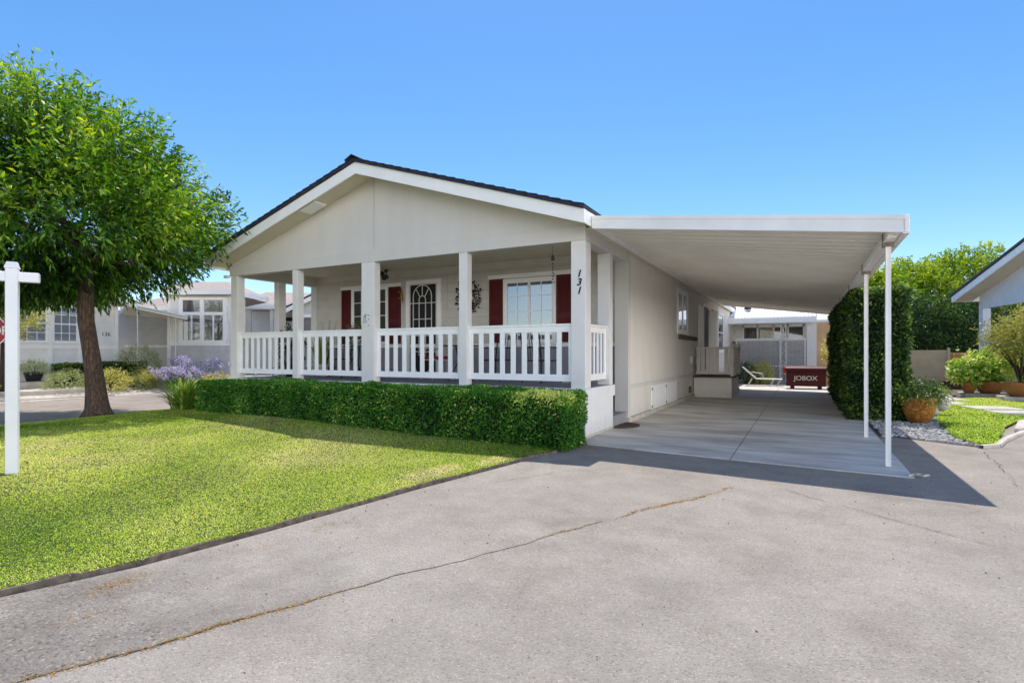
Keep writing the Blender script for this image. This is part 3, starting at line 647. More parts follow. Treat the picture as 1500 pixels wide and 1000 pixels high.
# side windows and doors
window(FS,15.4,16.75,2.0,3.06,H,glass=GLASS,mull=(.5,),tr=.1,rail=None)
MB().fbox(FS,15.5,18.3,.0,.05,1.76,1.88).build('dark_trim_strip',plain('dark_strip',lin((96,88,84)),.8,0,.3,14,.4,40),H)
d=MB(); d.fbox(FS,19.55,19.67,0,.05,.8,3.08); d.fbox(FS,20.6,20.72,0,.05,.8,3.08); d.fbox(FS,19.67,20.6,0,.05,2.98,3.08); d=d.build('door',TRIM,H)
MB().fbox(FS,19.67,20.6,.01,.03,.8,2.98).build('screen',DARKROOM,d)
d=MB(); d.fbox(frame((XR+.04,20.62),(.3,.95),(.95,-.3)),0,.6,0,.04,.85,2.9); d.build('open_door',TRIM,H)
d=MB(); d.fbox(FS,18.75,19.45,0,.04,1.15,2.95); d.build('wall_panel',TRIM,H)
window(FS,23.5,25.0,1.5,2.95,H,glass=GLASSD,mull=(),tr=.12,rail=.5)
m=MB(); m.lathe([(0,.0),(.07,.0),(.11,.10),(.02,.2),(0,.2)],(XR+.12,21.1,2.75),12); m.build('wall_lamp',BLACK,H)
for y,z in ((17.3,1.05),(18.2,1.0)):
    MB().fbox(FS,y,y+.16,0,.07,z,z+.22).build('utility_box',GABLE,H,bevel=.01)

# side landing with railing
L_=thing('side_landing','white railed landing with steps at the side door under the carport','porch',(-2.45,18.7,0))
MB().box(XR+.03,-1.9,17.75,19.8,.013,.62).build('base',SIDEW,L_)
MB().box(XR+.03,-1.84,17.68,19.85,.62,.67).build('floor',BROWN,L_)
F=frame((0,17.74),(1,0),(0,-1)); RW=paint('landing_rail_paint',lin((214,208,198)),.6,.05,.2)
m=MB(); m.fbox(F,XR+.1,-1.88,-.03,.03,1.5,1.56); m.fbox(F,XR+.1,-1.88,-.02,.02,.72,.8)
a=XR+.12
while a<-1.95: m.fbox(F,a,a+.11,-.012,.012,.72,1.5) if not (-2.25<a<-2.15) else None; a+=.135
m.build('railing',RW,L_)
m=MB(); 
for y in (17.78,18.55,19.75): m.box(-1.93,-1.84,y-.045,y+.045,.67,1.66)
m.box(-1.91,-1.86,17.78,19.75,1.5,1.56); y=17.9
while y<19.7: m.box(-1.9,-1.87,y,y+.09,.75,1.5); y+=.16
m.build('railing',RW,L_)
m=MB()
for i in range(3): m.box(XR+.3,-1.95,19.86+.28*i,20.14+.28*i,.013,.5-.17*i)
m.build('step',CONC,L_)

# ------------------------------------------------------------------ carport
K=thing('carport','long white aluminium carport on slim posts over the concrete driveway','carport',(0.95,8,0))
def kz(x): return 3.36-(x+2.85)*(.57/3.85)      # underside height
def ky(x): return 8.0-(x+2.85)*(.58/3.88)
def kyb(x): return 23.7-(x+2.85)*(.9/3.85)
# ribbed pans running across the drive
m=MB(); y=8.0; n=52
xa,xb=-2.84,.98
for i in range(n):
    t0=i/n; t1=(i+1)/n
    def pt(x,t,dz): return (x,ky(x)+.05+(kyb(x)-ky(x)-.06)*t,kz(x)+dz)
    for (u0,u1,z0,z1) in ((0,.02,.05,.0),(.02,.42,.0,.006),(.42,.46,.006,-.006),(.46,.86,.0,.0),(.86,.88,.0,.05),(.88,1,.05,.05)):
        a=t0+(t1-t0)*u0;b=t0+(t1-t0)*u1
        m.add([pt(xa,a,z0),pt(xb,a,z0),pt(xb,b,z1),pt(xa,b,z1)],[(0,1,2,3)])
m.build('roof_panel',plain('warm_white_aluminium',lin((250,243,230)),.5,0,.06,1.2,.05,30),K)
m=MB(); m.add([(x,yy,kz(x)+.075) for x,yy in ((xa,ky(xa)+.02),(xb,ky(xb)+.02),(xb,kyb(xb)),(xa,kyb(xa)))],[(0,1,2,3)]); m.build('roof_top',ALU,K)
m=MB(); 
for d0,d1,z0,z1 in ((0,.03,-.09,.105),(-.012,.0,.055,.105),(-.008,.0,-.09,-.06)):
    vs=[(x,ky(x)+d,kz(x)+z-(.0)) for x in (-2.855,1.0) for d in (d0,d1) for z in (z0,z1)]
    m.add(vs,[(0,1,3,2),(4,6,7,5),(0,4,5,1),(2,3,7,6),(0,2,6,4),(1,5,7,3)])
m.build('front_fascia',ALU,K)
m=MB()
vs=[(x,kyb(x)+d,kz(x)+z) for x in (-2.85,1.0) for d in (0,.03) for z in (-.05,.10)]
m.add(vs,[(0,1,3,2),(4,6,7,5),(0,4,5,1),(2,3,7,6),(0,2,6,4),(1,5,7,3)]); m.build('rear_fascia',ALU,K)
z=kz(1.0); y0,y1=ky(1.0),kyb(1.0)
m=MB(); m.box(1.0,1.045,y0-.012,y1,z-.09,z+.105); m.box(.985,1.05,y0-.01,y1,z-.105,z-.09); m.build('gutter',ALU,K,bevel=.004)
zb=z-.105
m=MB(); m.box(.86,.93,y0+.12,y1-.05,zb,z-.012); m.box(.845,.945,y0+.12,y1-.05,zb-.012,zb); m.build('beam',ALU,K,bevel=.003)
for i in range(1):
    pass
for (px,py) in ((.9,7.88),(.9,10.45),(.9,13.4),(.9,16.4),(.9,19.4),(.9,22.3)):
    p=MB(); p.box(px-.028,px+.028,py-.028,py+.028,.0,zb-.012)
    for dx in (-.028,.018): p.box(px+dx,px+dx+.010,py-.033,py-.028,.0,zb-.012)
    p=p.build('post',ALU,K,bevel=.004)
    b=MB(); b.box(px-.06,px+.06,py-.045,py+.045,zb-.06,zb-.013); b.box(px-.06,px-.05,py-.03,py+.03,zb-.013,zb+.1)
    b.build('bracket',plain('old_bracket',lin((150,134,118)),.6,.3,.3,20,.2),p)
MB().box(-2.87,-2.83,8.05,23.6,3.30,3.355).build('wall_ledger',ALU,K)
GB='base'
# ------------------------------------------------------------------ clipped front hedge
def boxhedge(name,label,x0,x1,y0,y1,z0f,z1,n,mat,size,cat='hedge',tonebase=.49,yellow=None,core=COREM,rnd=.05,jit=.04,round_=.1,group=None):
    """dense clipped hedge: leaves over an uneven box, near-black box inside stands for the inner shade"""
    cx,cy=(x0+x1)/2,(y0+y1)/2
    t=thing(name,label,cat,(cx,cy,0),group)
    faces=[('y0',(x1-x0)*z1),('y1',(x1-x0)*z1*.3),('x0',(y1-y0)*z1),('x1',(y1-y0)*z1),('z',(x1-x0)*(y1-y0)*1.2)]
    A=sum(f[1] for f in faces); Ps=[];Ns=[]
    for f,a in faces:
        k=int(n*a/A); u=rng.uniform(0,1,k); v=rng.uniform(0,1,k)
        if f[0]=='y': p=np.column_stack([x0+(x1-x0)*u,np.full(k,y0 if f=='y0' else y1),v*z1]); nn=(0,-1 if f=='y0' else 1,0)
        elif f[0]=='x': p=np.column_stack([np.full(k,x0 if f=='x0' else x1),y0+(y1-y0)*u,v*z1]); nn=(-1 if f=='x0' else 1,0,0)
        else: p=np.column_stack([x0+(x1-x0)*u,y0+(y1-y0)*v,np.full(k,z1)]); nn=(0,0,1)
        Ps.append(p); Ns.append(np.tile(nn,(k,1)))
    P=np.vstack(Ps); Nn=np.vstack(Ns).astype(float)
    # round the arrises
    c=np.array([cx,cy,0]); lo=np.array([x0,y0,-1])+round_; hi=np.array([x1,y1,z1])-round_
    q=np.clip(P,lo,hi); dd=P-q; l=np.linalg.norm(dd,axis=1,keepdims=True); P=np.where(l>1e-6,q+dd/np.maximum(l,1e-6)*np.minimum(l,round_),P)
    bulge=jit*vnoise(P,4.5,21)+jit*.6*vnoise(P,13,22)
    P=P+Nn*bulge[:,None]+Nn*(-rng.uniform(0,1,len(P))**1.6*.11)[:,None]
    zb_=np.array([z0f(x,y) for x,y in P[:,:2]]) if callable(z0f) else np.full(len(P),float(z0f))
    P[:,2]=P[:,2]*(1-zb_/z1*(1 if callable(z0f) else 0))+zb_
    D=Nn*.55+np.array([0,0,.45])+rng.normal(size=P.shape)*.6
    tone=tonebase+.2*vnoise(P,6,23)+rng.normal(0,.24,len(P))
    if yellow is not None: tone=tone+yellow(P)
    o=leaves('foliage',P,D,size*rng.uniform(.6,1.2,len(P)),size*.5,mat,tone,parent=t,origin=(cx,cy,0))
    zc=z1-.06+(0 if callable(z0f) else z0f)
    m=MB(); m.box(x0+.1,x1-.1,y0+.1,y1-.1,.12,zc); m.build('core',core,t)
    m=MB(); r=random.Random(3); x=x0+.15
    while x<x1-.1:
        for yy in (y0+.13,):
            m.tube([(x,yy+.05,-.02),(x+r.uniform(-.05,.05),yy,.12),(x+r.uniform(-.1,.1),yy-.04,.3)],.008,4)
        x+=r.uniform(.06,.16)
    m.build('stem',BARKD,t)
    return t
def yel(P):
    q=np.exp(-(((P[:,0]+3.25)/.42)**4))*np.clip((P[:,2]-.52)/.2,0,1)*(P[:,1]<7.4); 
    return q*.75*(vnoise(P,9,31)>-.35)-.12*(P[:,0]>-3.7)*(P[:,2]<.5)
hz=lambda x,y: .15*min(1,max(0,(-x-6.1)/4.5))
boxhedge('clipped_hedge','long low clipped green hedge in front of the porch with pale right end',-11.15,-2.86,6.95,7.85,hz,.80,78000,HEDL,.044,yellow=yel)

# ------------------------------------------------------------------ shade tree on the lawn
T=thing('shade_tree','large leafy green tree with a thick brown trunk at the back of the lawn','tree',(-12.92,6.0,0))
bz=lz(-13.2,6.3)
tr=[(-12.87,6.0,0.0),(-12.88,6.0,.12),(-12.9,6.0,.24),(-12.95,5.99,.55),(-13.03,5.98,1.0),(-13.12,5.96,1.5),(-13.25,5.94,2.05),(-13.25,5.94,2.6),(-13.2,5.95,3.2),(-13.3,5.85,4.0)]
trr=[.34,.26,.21,.178,.158,.147,.143,.14,.12,.08]
m=MB(); m.tube(tr,trr,26,cap=False); tk=m.build('trunk',BARK,T,smooth=True)
for v in tk.data.vertices:
    z=v.co.z; a=math.atan2(v.co.y,v.co.x)
    k=1+.035*math.sin(a*6+z*2)+.05*math.sin(a*3+1)*max(0,1-z/.5)*2.2+random.uniform(-.012,.012)
    c=Vector((np.interp(z,[p[2] for p in tr],[p[0] for p in tr])+12.92,np.interp(z,[p[2] for p in tr],[p[1] for p in tr])-6.0,z)); v.co=c+(v.co-c)*k
rr=random.Random(11)
CC=np.array([-13.95,5.35,4.1]); RAD=np.array([3.3,3.3,2.35])
for i in range(11):
    m=MB(); a=i*2.4; b0=Vector((-13.22,5.95,2.6+.1*i)); end=Vector((CC[0]+2.3*math.cos(a),CC[1]+2.3*math.sin(a),3.1+(i%4)*.95)); mid=(b0+end)/2+Vector((0,0,.35))
    m.tube([b0,b0.lerp(mid,.5)+Vector((0,0,.1)),mid,end],[.09,.07,.05,.015],8)
    for j in range(7):
        t=rr.uniform(.3,1); p=mid.lerp(end,t); q=p+Vector((rr.uniform(-.7,.7),rr.uniform(-.7,.7),rr.uniform(-.1,.7))); m.tube([p,(p+q)/2+Vector((0,0,.06)),q],[.018,.012,.004],5)
    m.build('branch',BARK,T,smooth=True)
def rhull(d):
    return d
n=104000; per=11; nt_=n//per; d=sph(nt_*3)
lum=1+.10*vnoise(d,3.1,41)+.12*vnoise(d,7.5,42); k=1-(rng.uniform(0,1,len(d))**1.5)*.62
r=k*lum; p=d*r[:,None]*RAD; 
# flat, drooping underside
p[:,2]=np.where(p[:,2]<-1.15,-1.15-(-p[:,2]-1.15)*.30,p[:,2]); und=.25*vnoise(p,1.6,44)
keep=(p[:,2]>-1.30+und*1.3+.16*np.clip(p@np.array([.883,.469,0]),0,3))&(vnoise(p+CC,3.0,45)>-.55)
p=p[keep][:nt_]; d=d[keep][:nt_]; rk=r[keep][:nt_]; mm=len(p)
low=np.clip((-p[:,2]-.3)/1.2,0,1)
td=unit(d*np.array([1,1,.6])+np.column_stack([np.zeros(mm),np.zeros(mm),.55-1.5*low])+rng.normal(size=(mm,3))*.32)
tt=np.tile(np.linspace(0,1,per),mm); i=np.repeat(np.arange(mm),per); tl=rng.uniform(.25,.62,mm)
P=CC+p[i]+td[i]*(tt*tl[i])[:,None]; D=unit(td[i]*.75+rng.normal(size=(mm*per,3))*.6+np.array([0,0,-.15])-np.column_stack([np.zeros(mm*per),np.zeros(mm*per),low[i]*.9]))
tone=.36-.22*low[i]+.26*vnoise(P,2.6,46)+rng.normal(0,.2,len(P))+.5*np.clip((rk[i]-.85),-.4,.3)+.10*tt  # low and inner leaves toned darker, painting the crown's own shade
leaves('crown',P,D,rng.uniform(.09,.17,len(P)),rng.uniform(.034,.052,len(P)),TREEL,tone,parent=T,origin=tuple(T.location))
m=MB(); 
for j in range(0,mm,4):
    a=Vector(CC+p[j]); b=a+Vector(td[j])*float(tl[j]); m.tube([a-Vector(d[j])*.25,a,b],[.007,.005,.002],3,cap=False)
m.build('twigs',BARK,T)

# ------------------------------------------------------------------ white sign post and stop sign
gz=lz(-7.12,2.56); P_=thing('sign_post','tall white square post with a crossarm standing in the lawn','sign post',(-7.14,2.55,gz),rz=R(62),local=True)
VIN=plain('white_vinyl',lin((226,228,232)),.35,0,.04,3,.03,20)
m=MB(); m.box(-.05,.05,-.05,.05,-.1,2.09); m.build('post',VIN,P_,bevel=.005)
m=MB(); m.box(-.056,.056,-.056,.056,2.09,2.105); m.add([(-.054,-.054,2.105),(.054,-.054,2.105),(.054,.054,2.105),(-.054,.054,2.105),(-.04,-.04,2.155),(.04,-.04,2.155),(.04,.04,2.155),(-.04,.04,2.155)],[(0,1,5,4),(1,2,6,5),(2,3,7,6),(3,0,4,7),(4,5,6,7)]); m.build('cap',VIN,P_)
m=MB(); m.box(-1.0,.215,-.042,.042,1.955,2.055); m.build('crossarm',VIN,P_,bevel=.006)
SG=thing('stop_sign','red octagonal stop sign with white letters behind the white post','sign',(-17.88,6.02,0),rz=R(27.96),local=True)
FSg=lambda a,d,z: Vector((a,-d,z))
m=MB(); m.tube([(0,.03,0),(0,.03,2.3)],.03,8); m.build('pole',plain('galvanised',lin((150,152,150)),.45,.6,.1,10,.1),SG)
def octa(r,y0,y1): return MB().prism([(r*math.cos(R(22.5+45*i)),y0,1.92+r*math.sin(R(22.5+45*i))) for i in range(8)],(0,y1-y0,0))
octa(.375,-.008,.0).build('border',TRIM,SG); octa(.352,-.012,-.009).build('panel',plain('sign_red',(.42,.01,.02),.4,0,.05,5,0),SG)
text('lettering','STOP',.30,TRIM,SG,FSg,0,1.92,.013,.002,0,.006)

# ------------------------------------------------------------------ generic plants
def shrub(name,label,c,rad,n,mat,size,cat='shrub',group=None,asp=.45,tone=.45,seed=1,flowers=None,zmin=-9,inner=.4,twig=.15,up=.3,parent=None,as_part=None,core=True,lump=.16):
    z0=c[2]; cc=(c[0],c[1],z0+rad[2]*.85)
    t=parent if parent is not None else thing(name,label,cat,(c[0],c[1],max(0,z0)),group)
    P,D,r=crown(n,cc,rad,inner=inner,seed=seed,twig=twig,up=up,per=6,lump=lump,zmin=-rad[2]*.85)
    tn=tone+.2*vnoise(P,5/max(rad),seed+2)+rng.normal(0,.16,len(P))+.3*(r-.8)
    leaves(as_part or 'foliage',P,D,size*rng.uniform(.6,1.25,len(P)),size*asp,mat,tn,parent=t,origin=t['_o'])
    if parent is None:
        m=MB(); rr=random.Random(seed)
        for i in range(6):
            a=rr.uniform(0,6.28); m.tube([(c[0],c[1],z0-.03),(c[0]+rad[0]*.3*math.cos(a),c[1]+rad[1]*.3*math.sin(a),z0+rad[2]*.7),(c[0]+rad[0]*.6*math.cos(a),c[1]+rad[1]*.6*math.sin(a),z0+rad[2]*1.2)],[.025,.015,.006],5)
        m.build('stem',BARKD,t)
    if flowers:
        fm,k,fs=flowers; d=sph(k*2); d=d[d[:,2]>-.3][:k]; P=np.array(cc)+d*np.array(rad)*1.03
        P=np.repeat(P,9,0)+rng.normal(0,fs*.7,(len(P)*9,3)); leaves('flowers',P,rng.normal(size=P.shape),fs,fs*.8,fm,rng.uniform(0,1,len(P)),parent=t,origin=t['_o'])
    return t
def strappy(name,label,c,R_,h,n,mat,wid,cat='plant',group=None,tone=.5,flowers=None,stalk=None,parent=None,arch=1.0):
    """clump of arching strap leaves"""
    t=parent if parent is not None else thing(name,label,cat,c,group)
    o=np.array(t['_o']); K=7; V=[];Fs=[];T_=[]
    for i in range(n):
        a=rng.uniform(0,6.28); l=h*rng.uniform(.6,1.15); out=R_*rng.uniform(.25,1.1); b=np.array(c)+np.array([math.cos(a+rng.normal(0,.6)),math.sin(a+rng.normal(0,.6)),0])*R_*.25*rng.uniform(0,1)
        dr=np.array([math.cos(a),math.sin(a),0]); sd=np.array([-math.sin(a),math.cos(a),0]); base=len(V); tv=np.clip(tone+rng.normal(0,.2),0,1)
        for k in range(K):
            s=k/(K-1); p=b+dr*out*s**1.2+np.array([0,0,1])*l*(1.9*s-1.25*arch*s*s*(out/R_*.6+.4)); w_=wid*(1-s)**.6*.5+.001
            V.append(p+sd*w_-o); V.append(p-sd*w_-o); T_+= [tv-.15*(1-s)]*2
            if k: Fs.append((base+2*k-2,base+2*k-1,base+2*k+1,base+2*k))
    me=bpy.data.meshes.new('leaves'); me.from_pydata([tuple(v) for v in V],[],Fs); at=me.attributes.new('tone','FLOAT','POINT'); at.data.foreach_set('value',np.clip(T_,0,1).astype(np.float32))
    me.materials.append(mat); ob=bpy.data.objects.new('leaves',me); COL.objects.link(ob); ob.parent=t; ob['_o']=t['_o']
    if stalk:
        k,sh,fr,fm=stalk; m=MB(); FP=[]
        for i in range(k):
            a=rng.uniform(0,6.28); q=rng.uniform(0,R_*.9); top=(c[0]+q*math.cos(a)*1.5,c[1]+q*math.sin(a)*1.5,c[2]+sh*rng.uniform(.42,1.1))
            m.tube([(c[0]+q*.4*math.cos(a),c[1]+q*.4*math.sin(a),c[2]),((c[0]+top[0])/2,(c[1]+top[1])/2,c[2]+sh*.5),top],.006,4)
            dd=sph(44); FP.append(np.array(top)+dd*fr*rng.uniform(.5,1,(44,1)))
        m.build('stalks',plain('green_stalk',lin((110,140,70)),.7),t)
        FP=np.vstack(FP); leaves('flowers',FP,rng.normal(size=FP.shape),.065,.035,fm,rng.uniform(0,1,len(FP)),parent=t,origin=t['_o'])
    return t
STRAP=leafmat('strap_leaves',[(0,lin((60,100,34))),(.5,lin((122,156,54))),(1,lin((206,216,120)))],.3)
strappy('strap_leaf_plant','green arching strap leaf clump at the left end of the front hedge',(-11.75,7.1,.1),.75,.62,260,STRAP,.035,tone=.55)
shrub('low_shrub','low yellow green shrub beside the left corner of the porch',(-12.3,8.3,0),(.75,.75,.45),4500,YELL,.05,tone=.75,seed=4)
shrub('low_shrub','low yellow green shrub showing beyond the left side of the porch railing',(-13.2,12.6,0),(1.6,2.4,.45),6000,YELL,.06,tone=.75,seed=5)

# ------------------------------------------------------------------ porch contents
def tripod_chair(loc,rz_,label,cushion=None,mat=BLACK,fan=False):
    t=thing('patio_chair',label,'chair',loc,rz=rz_,local=True)
    for sx in (-.24,.24):
        for sy in (-.22,.24):
            MB().tube([(sx*1.1,sy*1.12,0),(sx,sy,.42)],.014,6).build('leg',mat,t)
    m=MB(); m.tube([(-.25,-.23,.42),(.25,-.23,.42),(.25,.25,.42),(-.25,.25,.42),(-.25,-.23,.42)],.014,6)
    for i in range(8): m.box(-.24,.24,-.21+.058*i,-.175+.058*i,.415,.425)
    m.build('seat',mat,t)
    m=MB()
    if fan:
        for i in range(9):
            a=R(150-15*i); m.tube([(.1*math.cos(a),.25,.44),(.42*math.cos(a)*.85,.34,.60+.52*math.sin(a))],.012,5)
        m.tube([(.38*math.cos(R(a)),.34,.60+.54*math.sin(R(a))) for a in range(150,20,-10)],.02,6); m.tube([(.25*math.cos(R(a)),.31,.5+.36*math.sin(R(a))) for a in range(150,20,-10)],.012,6)
    else:
        m.tube([(-.25,.25,.42),(-.25,.33,.95),(0,.35,1.02),(.25,.33,.95),(.25,.25,.42)],.014,6)
        for i in range(6): m.tube([(-.17+.068*i,.26,.44),(-.17+.068*i,.335,.97)],.008,5)
    m.build('backrest',mat,t)
    for s in (-1,1):
        MB().tube([(s*.25,.28,.66),(s*.29,0,.68),(s*.29,-.22,.64),(s*.25,-.24,.42)],.013,6).build('armrest',mat,t)
    if cushion:
        m=MB(); m.box(-.22,.22,-.2,.22,.43,.50); m.build('cushion',cushion,t,bevel=.025)
    return t
RED=plain('red_cushion',lin((176,36,60)),.8,0,.1,8,.1)
WICK=plain('pale_wicker',lin((214,204,186)),.7,0,.15,30,.4,90)
tripod_chair((-7.0,9.7,.8),R(-25),'pale fan backed wicker chair with a red cushion by the front door',RED,WICK,True)
tripod_chair((-4.4,9.5,.8),R(70),'black metal patio chair nearest the numbered corner post')
tripod_chair((-5.6,9.9,.8),R(-10),'black metal patio chair under the right front window')
tripod_chair((-9.9,9.9,.8),R(15),'black metal patio chair under the left front window')
def table(loc,label,r=.4):
    t=thing('patio_table',label,'table',loc,local=True); m=MB(); m.lathe([(0,.70),(r,.70),(r,.725),(0,.725)],(0,0,0),28); m.build('tabletop',BLACK,t)
    for i in range(3):
        a=i*2.1; MB().tube([(.12*math.cos(a),.12*math.sin(a),.7),(.05*math.cos(a),.05*math.sin(a),.4),(.3*math.cos(a),.3*math.sin(a),0)],.013,6).build('leg',BLACK,t)
    return t
table((-6.2,9.45,.8),'small round black patio table between two black chairs')
table((-9.0,9.3,.8),'small round black patio table carrying the pink flower pot',.3)
POTB=plain('black_glazed_pot',(.03,.03,.035),.25,0,.2,8,.05); TERRA=plain('terracotta',lin((176,116,72)),.75,0,.18,10,.2,60)
WPOT=plain('white_pot',lin((220,216,208)),.5,0,.08,8,.05)
def potplant(label,loc,pr,ph,fr,n,fmat,pmat_=TERRA,size=.05,flowers=None,tone=.5,seed=1,shape='tub',group=None,strap=None,lift=.8,name='potted_plant'):
    t=thing(name,label,'potted plant',loc,group); x,y,z=loc
    prof={'tub':[(0,0),(pr*.7,0),(pr*.95,ph*.8),(pr,ph*.82),(pr*1.02,ph),(pr*.9,ph),(pr*.86,ph*.86),(0,ph*.86)],'bowl':[(0,0),(pr*.55,0),(pr*.86,ph*.45),(pr*1,ph*.9),(pr*1.05,ph),(pr*.95,ph),(pr*.9,ph*.85),(0,ph*.85)]}[shape]
    MB().lathe(prof,(x,y,z),32).build('pot',pmat_,t,smooth=True)
    MB().lathe([(pr*.88,ph*.84),(0,ph*.9)],(x,y,z),20).build('soil',SOIL,t)
    if strap: strappy('','',(x,y,z+ph*.85),fr[0],fr[2],n,fmat,strap,parent=t,tone=tone)
    else: shrub('','',(x,y,z+ph*.85+fr[2]*(lift-.8)),fr,n,fmat,size,parent=t,flowers=flowers,tone=tone,seed=seed,inner=.2)
    m=MB(); 
    for i in range(5): m.tube([(x,y,z+ph*.8),(x+fr[0]*.4*math.cos(i*1.3),y+fr[1]*.4*math.sin(i*1.3),z+ph+fr[2]*1.0)],[.012,.005],5)
    m.build('stem',BARKD,t)
    return t
potplant('pot of pink flowers on the small porch table under the left window',(-8.95,9.3,1.525),.13,.15,(.22,.2,.17),700,HEDL,WPOT,.045,(PINK,26,.035),.4,3)
potplant('dark leafy potted plant at the left end of the porch',(-10.95,9.25,.8),.2,.36,(.26,.26,.5),420,DARKL,POTB,.11,None,.35,7)
potplant('pot of long curling strap leaves behind the second railing bay',(-10.35,9.6,.8),.17,.3,(.5,.5,.75),46,STRAP,WPOT,.05,None,.6,8,strap=.05)
# bare branch in a vase by the wall corner
t=thing('branch_vase','tall bare branches standing in a vase in the left porch corner','vase',(-10.75,10.25,.8)); MB().lathe([(0,0),(.09,0),(.13,.2),(.06,.42),(.075,.46)],(-10.75,10.25,.8),18).build('vase',POTB,t,smooth=True)
m=MB(); rr=random.Random(6)
for i in range(7):
    a=rr.uniform(0,6.28); p=Vector((-10.75,10.25,1.2)); pts_=[p]
    for k in range(5): p=p+Vector((.06*math.cos(a)+rr.uniform(-.05,.05),.03*math.sin(a)+rr.uniform(-.02,.02),.2)); pts_.append(p)
    m.tube(pts_,[.007,.006,.005,.004,.003,.002],4)
m.build('branches',BARKD,t)
# hanging chime
t=thing('wind_chime','dark metal wind chime hanging from the porch beam beside the corner post','wind chime',(-3.95,9.0,3.38))
m=MB(); m.tube([(-3.95,9,3.38),(-3.95,9,3.12)],.003,4); m.build('cord',BLACK,t)
m=MB(); m.lathe([(0,.1),(.02,.09),(.035,.0),(.03,0),(0,.02)],(-3.95,9,3.02),12); m.build('bell',plain('verdigris',lin((84,96,84)),.5,.4,.3,30,.1),t)
m=MB(); z=2.98
for i in range(6): m.tube([(-3.95+.015*math.sin(i*2),9,z),(-3.95-.02*math.cos(i),9,z-.045)],.005,5); m.lathe([(0,0),(.014,.01),(0,.02)],(-3.95+.01*math.sin(i*3),9,z-.03),8); z-=.055
m.box(-3.99,-3.91,8.99,9.01,z-.03,z-.02); m.build('charms',BLACK,t)
# leaf wreath
t=thing('wall_wreath','oval dark metal leaf wreath on the siding between the door and the right window','wreath',(-6.73,10.56,2.66))
m=MB(); rr=random.Random(8)
ring=[(-6.73+.27*math.cos(a),10.565,2.66+.34*math.sin(a)) for a in np.linspace(0,6.283,30)]
m.tube(ring,.008,5)
for i in range(190):
    a=rr.uniform(0,6.283); k=rr.uniform(.3,1.25)**.8; c=Vector((-6.73+.27*k*math.cos(a),10.56-rr.uniform(0,.03),2.66+.34*k*math.sin(a))); b=a+rr.uniform(-.9,.9); L=Vector((math.cos(b),rr.uniform(-.3,0),math.sin(b)))*.075; sd=Vector((-math.sin(b),0,math.cos(b)))*.02
    m.add([c,c+L*.5+sd,c+L,c+L*.5-sd],[(0,1,2,3)])
m.build('leaf_ring',plain('dark_leaf_metal',(.02,.02,.018),.5,.3,.2,30,0),t)
t=thing('wall_ornament','brass coloured figure hung on the siding between red shutter and front door','ornament',(-8.66,10.55,2.75))
m=MB(); BR=plain('old_brass',lin((168,136,74)),.45,.5,.2,20,.1)
m.tube([(-8.66,10.54,2.93),(-8.64,10.54,2.78),(-8.6,10.54,2.6)],[.012,.03,.01],8); m.tube([(-8.64,10.53,2.8),(-8.74,10.52,2.9)],[.02,.006],6); m.tube([(-8.64,10.53,2.75),(-8.74,10.52,2.68)],[.016,.006],6); m.tube([(-8.66,10.52,2.95),(-8.66,10.52,2.99)],[.02,.012],8)
m.build('figure',BR,t,smooth=True)
# half round mat by the stair bay
m=MB(); P3(m,[(XR+.02,9.55)]+[(XR+.02+.36*math.sin(a),9.97-.42*math.cos(a)) for a in np.linspace(0,math.pi,18)],.013,.032)
tag(m.build('doormat',BROWN,origin=(XR+.2,9.97,.012),bevel=.004),'half round brown doormat on the concrete at the foot of the porch steps','doormat')
# loose cord at the concrete corner
t=MB(); t.tube([(1.02,7.32,.02),(1.1,7.4,.03),(1.16,7.36,.02),(1.22,7.42,.025),(1.16,7.46,.02),(1.1,7.36,.035)],.012,6)
tag(t.build('rag',plain('pale_rag',lin((190,186,170)),.9),origin=(1.1,7.4,.01)),'pale scrap lying on the asphalt at the carport slab corner','rag')

# ------------------------------------------------------------------ across the street, left
bm_=MB(); xs=[-19.55,-20.3,-21.2,-22.4,-34]; zs=[.0,.10,.22,.32,.32]
for i in range(4):
    for y in np.arange(5,22,1.0):
        sk=lambda X,Y: X-(Y-9)*.10 if X>-22 else X
        bm_.add([(sk(xs[i],y),y,zs[i]),(sk(xs[i+1],y),y,zs[i+1]),(sk(xs[i+1],y+1),y+1,zs[i+1]),(sk(xs[i],y+1),y+1,zs[i])],[(0,3,2,1)])
tag(bm_.build('garden_bed',STONE,origin=(0,0,0)),kind='structure')
m=MB(); P3(m,[(-19.5,5.5),(-19.62,9.6),(-20.15,9.6),(-20.1,5.5)],.0,.05); tag(m.build('pavement',CONC,origin=(0,0,0)),kind='structure')
def bedz(x,y): x=x+(y-9)*.10; return float(np.interp(-x,[19.55,20.3,21.2,22.4],[0,.1,.22,.32]))
P=np.column_stack([rng.uniform(-21.6,-19.7,2600),rng.uniform(8.2,14.5,2600)]); m=MB()
for x,y in P:
    x-= (y-9)*.1; z=bedz(x,y); s=random.uniform(.02,.055); m.add([(x-s,y,z),(x,y-s*1.2,z),(x+s,y,z),(x,y+s,z),(x,y,z+s*.9)],[(0,1,4),(1,2,4),(2,3,4),(3,0,4)])
tag(m.build('pebbles',STONE,origin=(-20.5,11,0)),'pale loose pebbles spread along the far kerb across the street','pebbles',kind='stuff')
t=thing('garden_steps','two low pale concrete garden steps across the street beside the black pot','steps',(-21,8,0))
MB().box(-21.7,-20.25,5.5,9.35,.0,.24).build('step',CONC,t,bevel=.01); MB().box(-23,-21.5,5.5,8.75,.24,.46).build('step',CONC,t,bevel=.01)

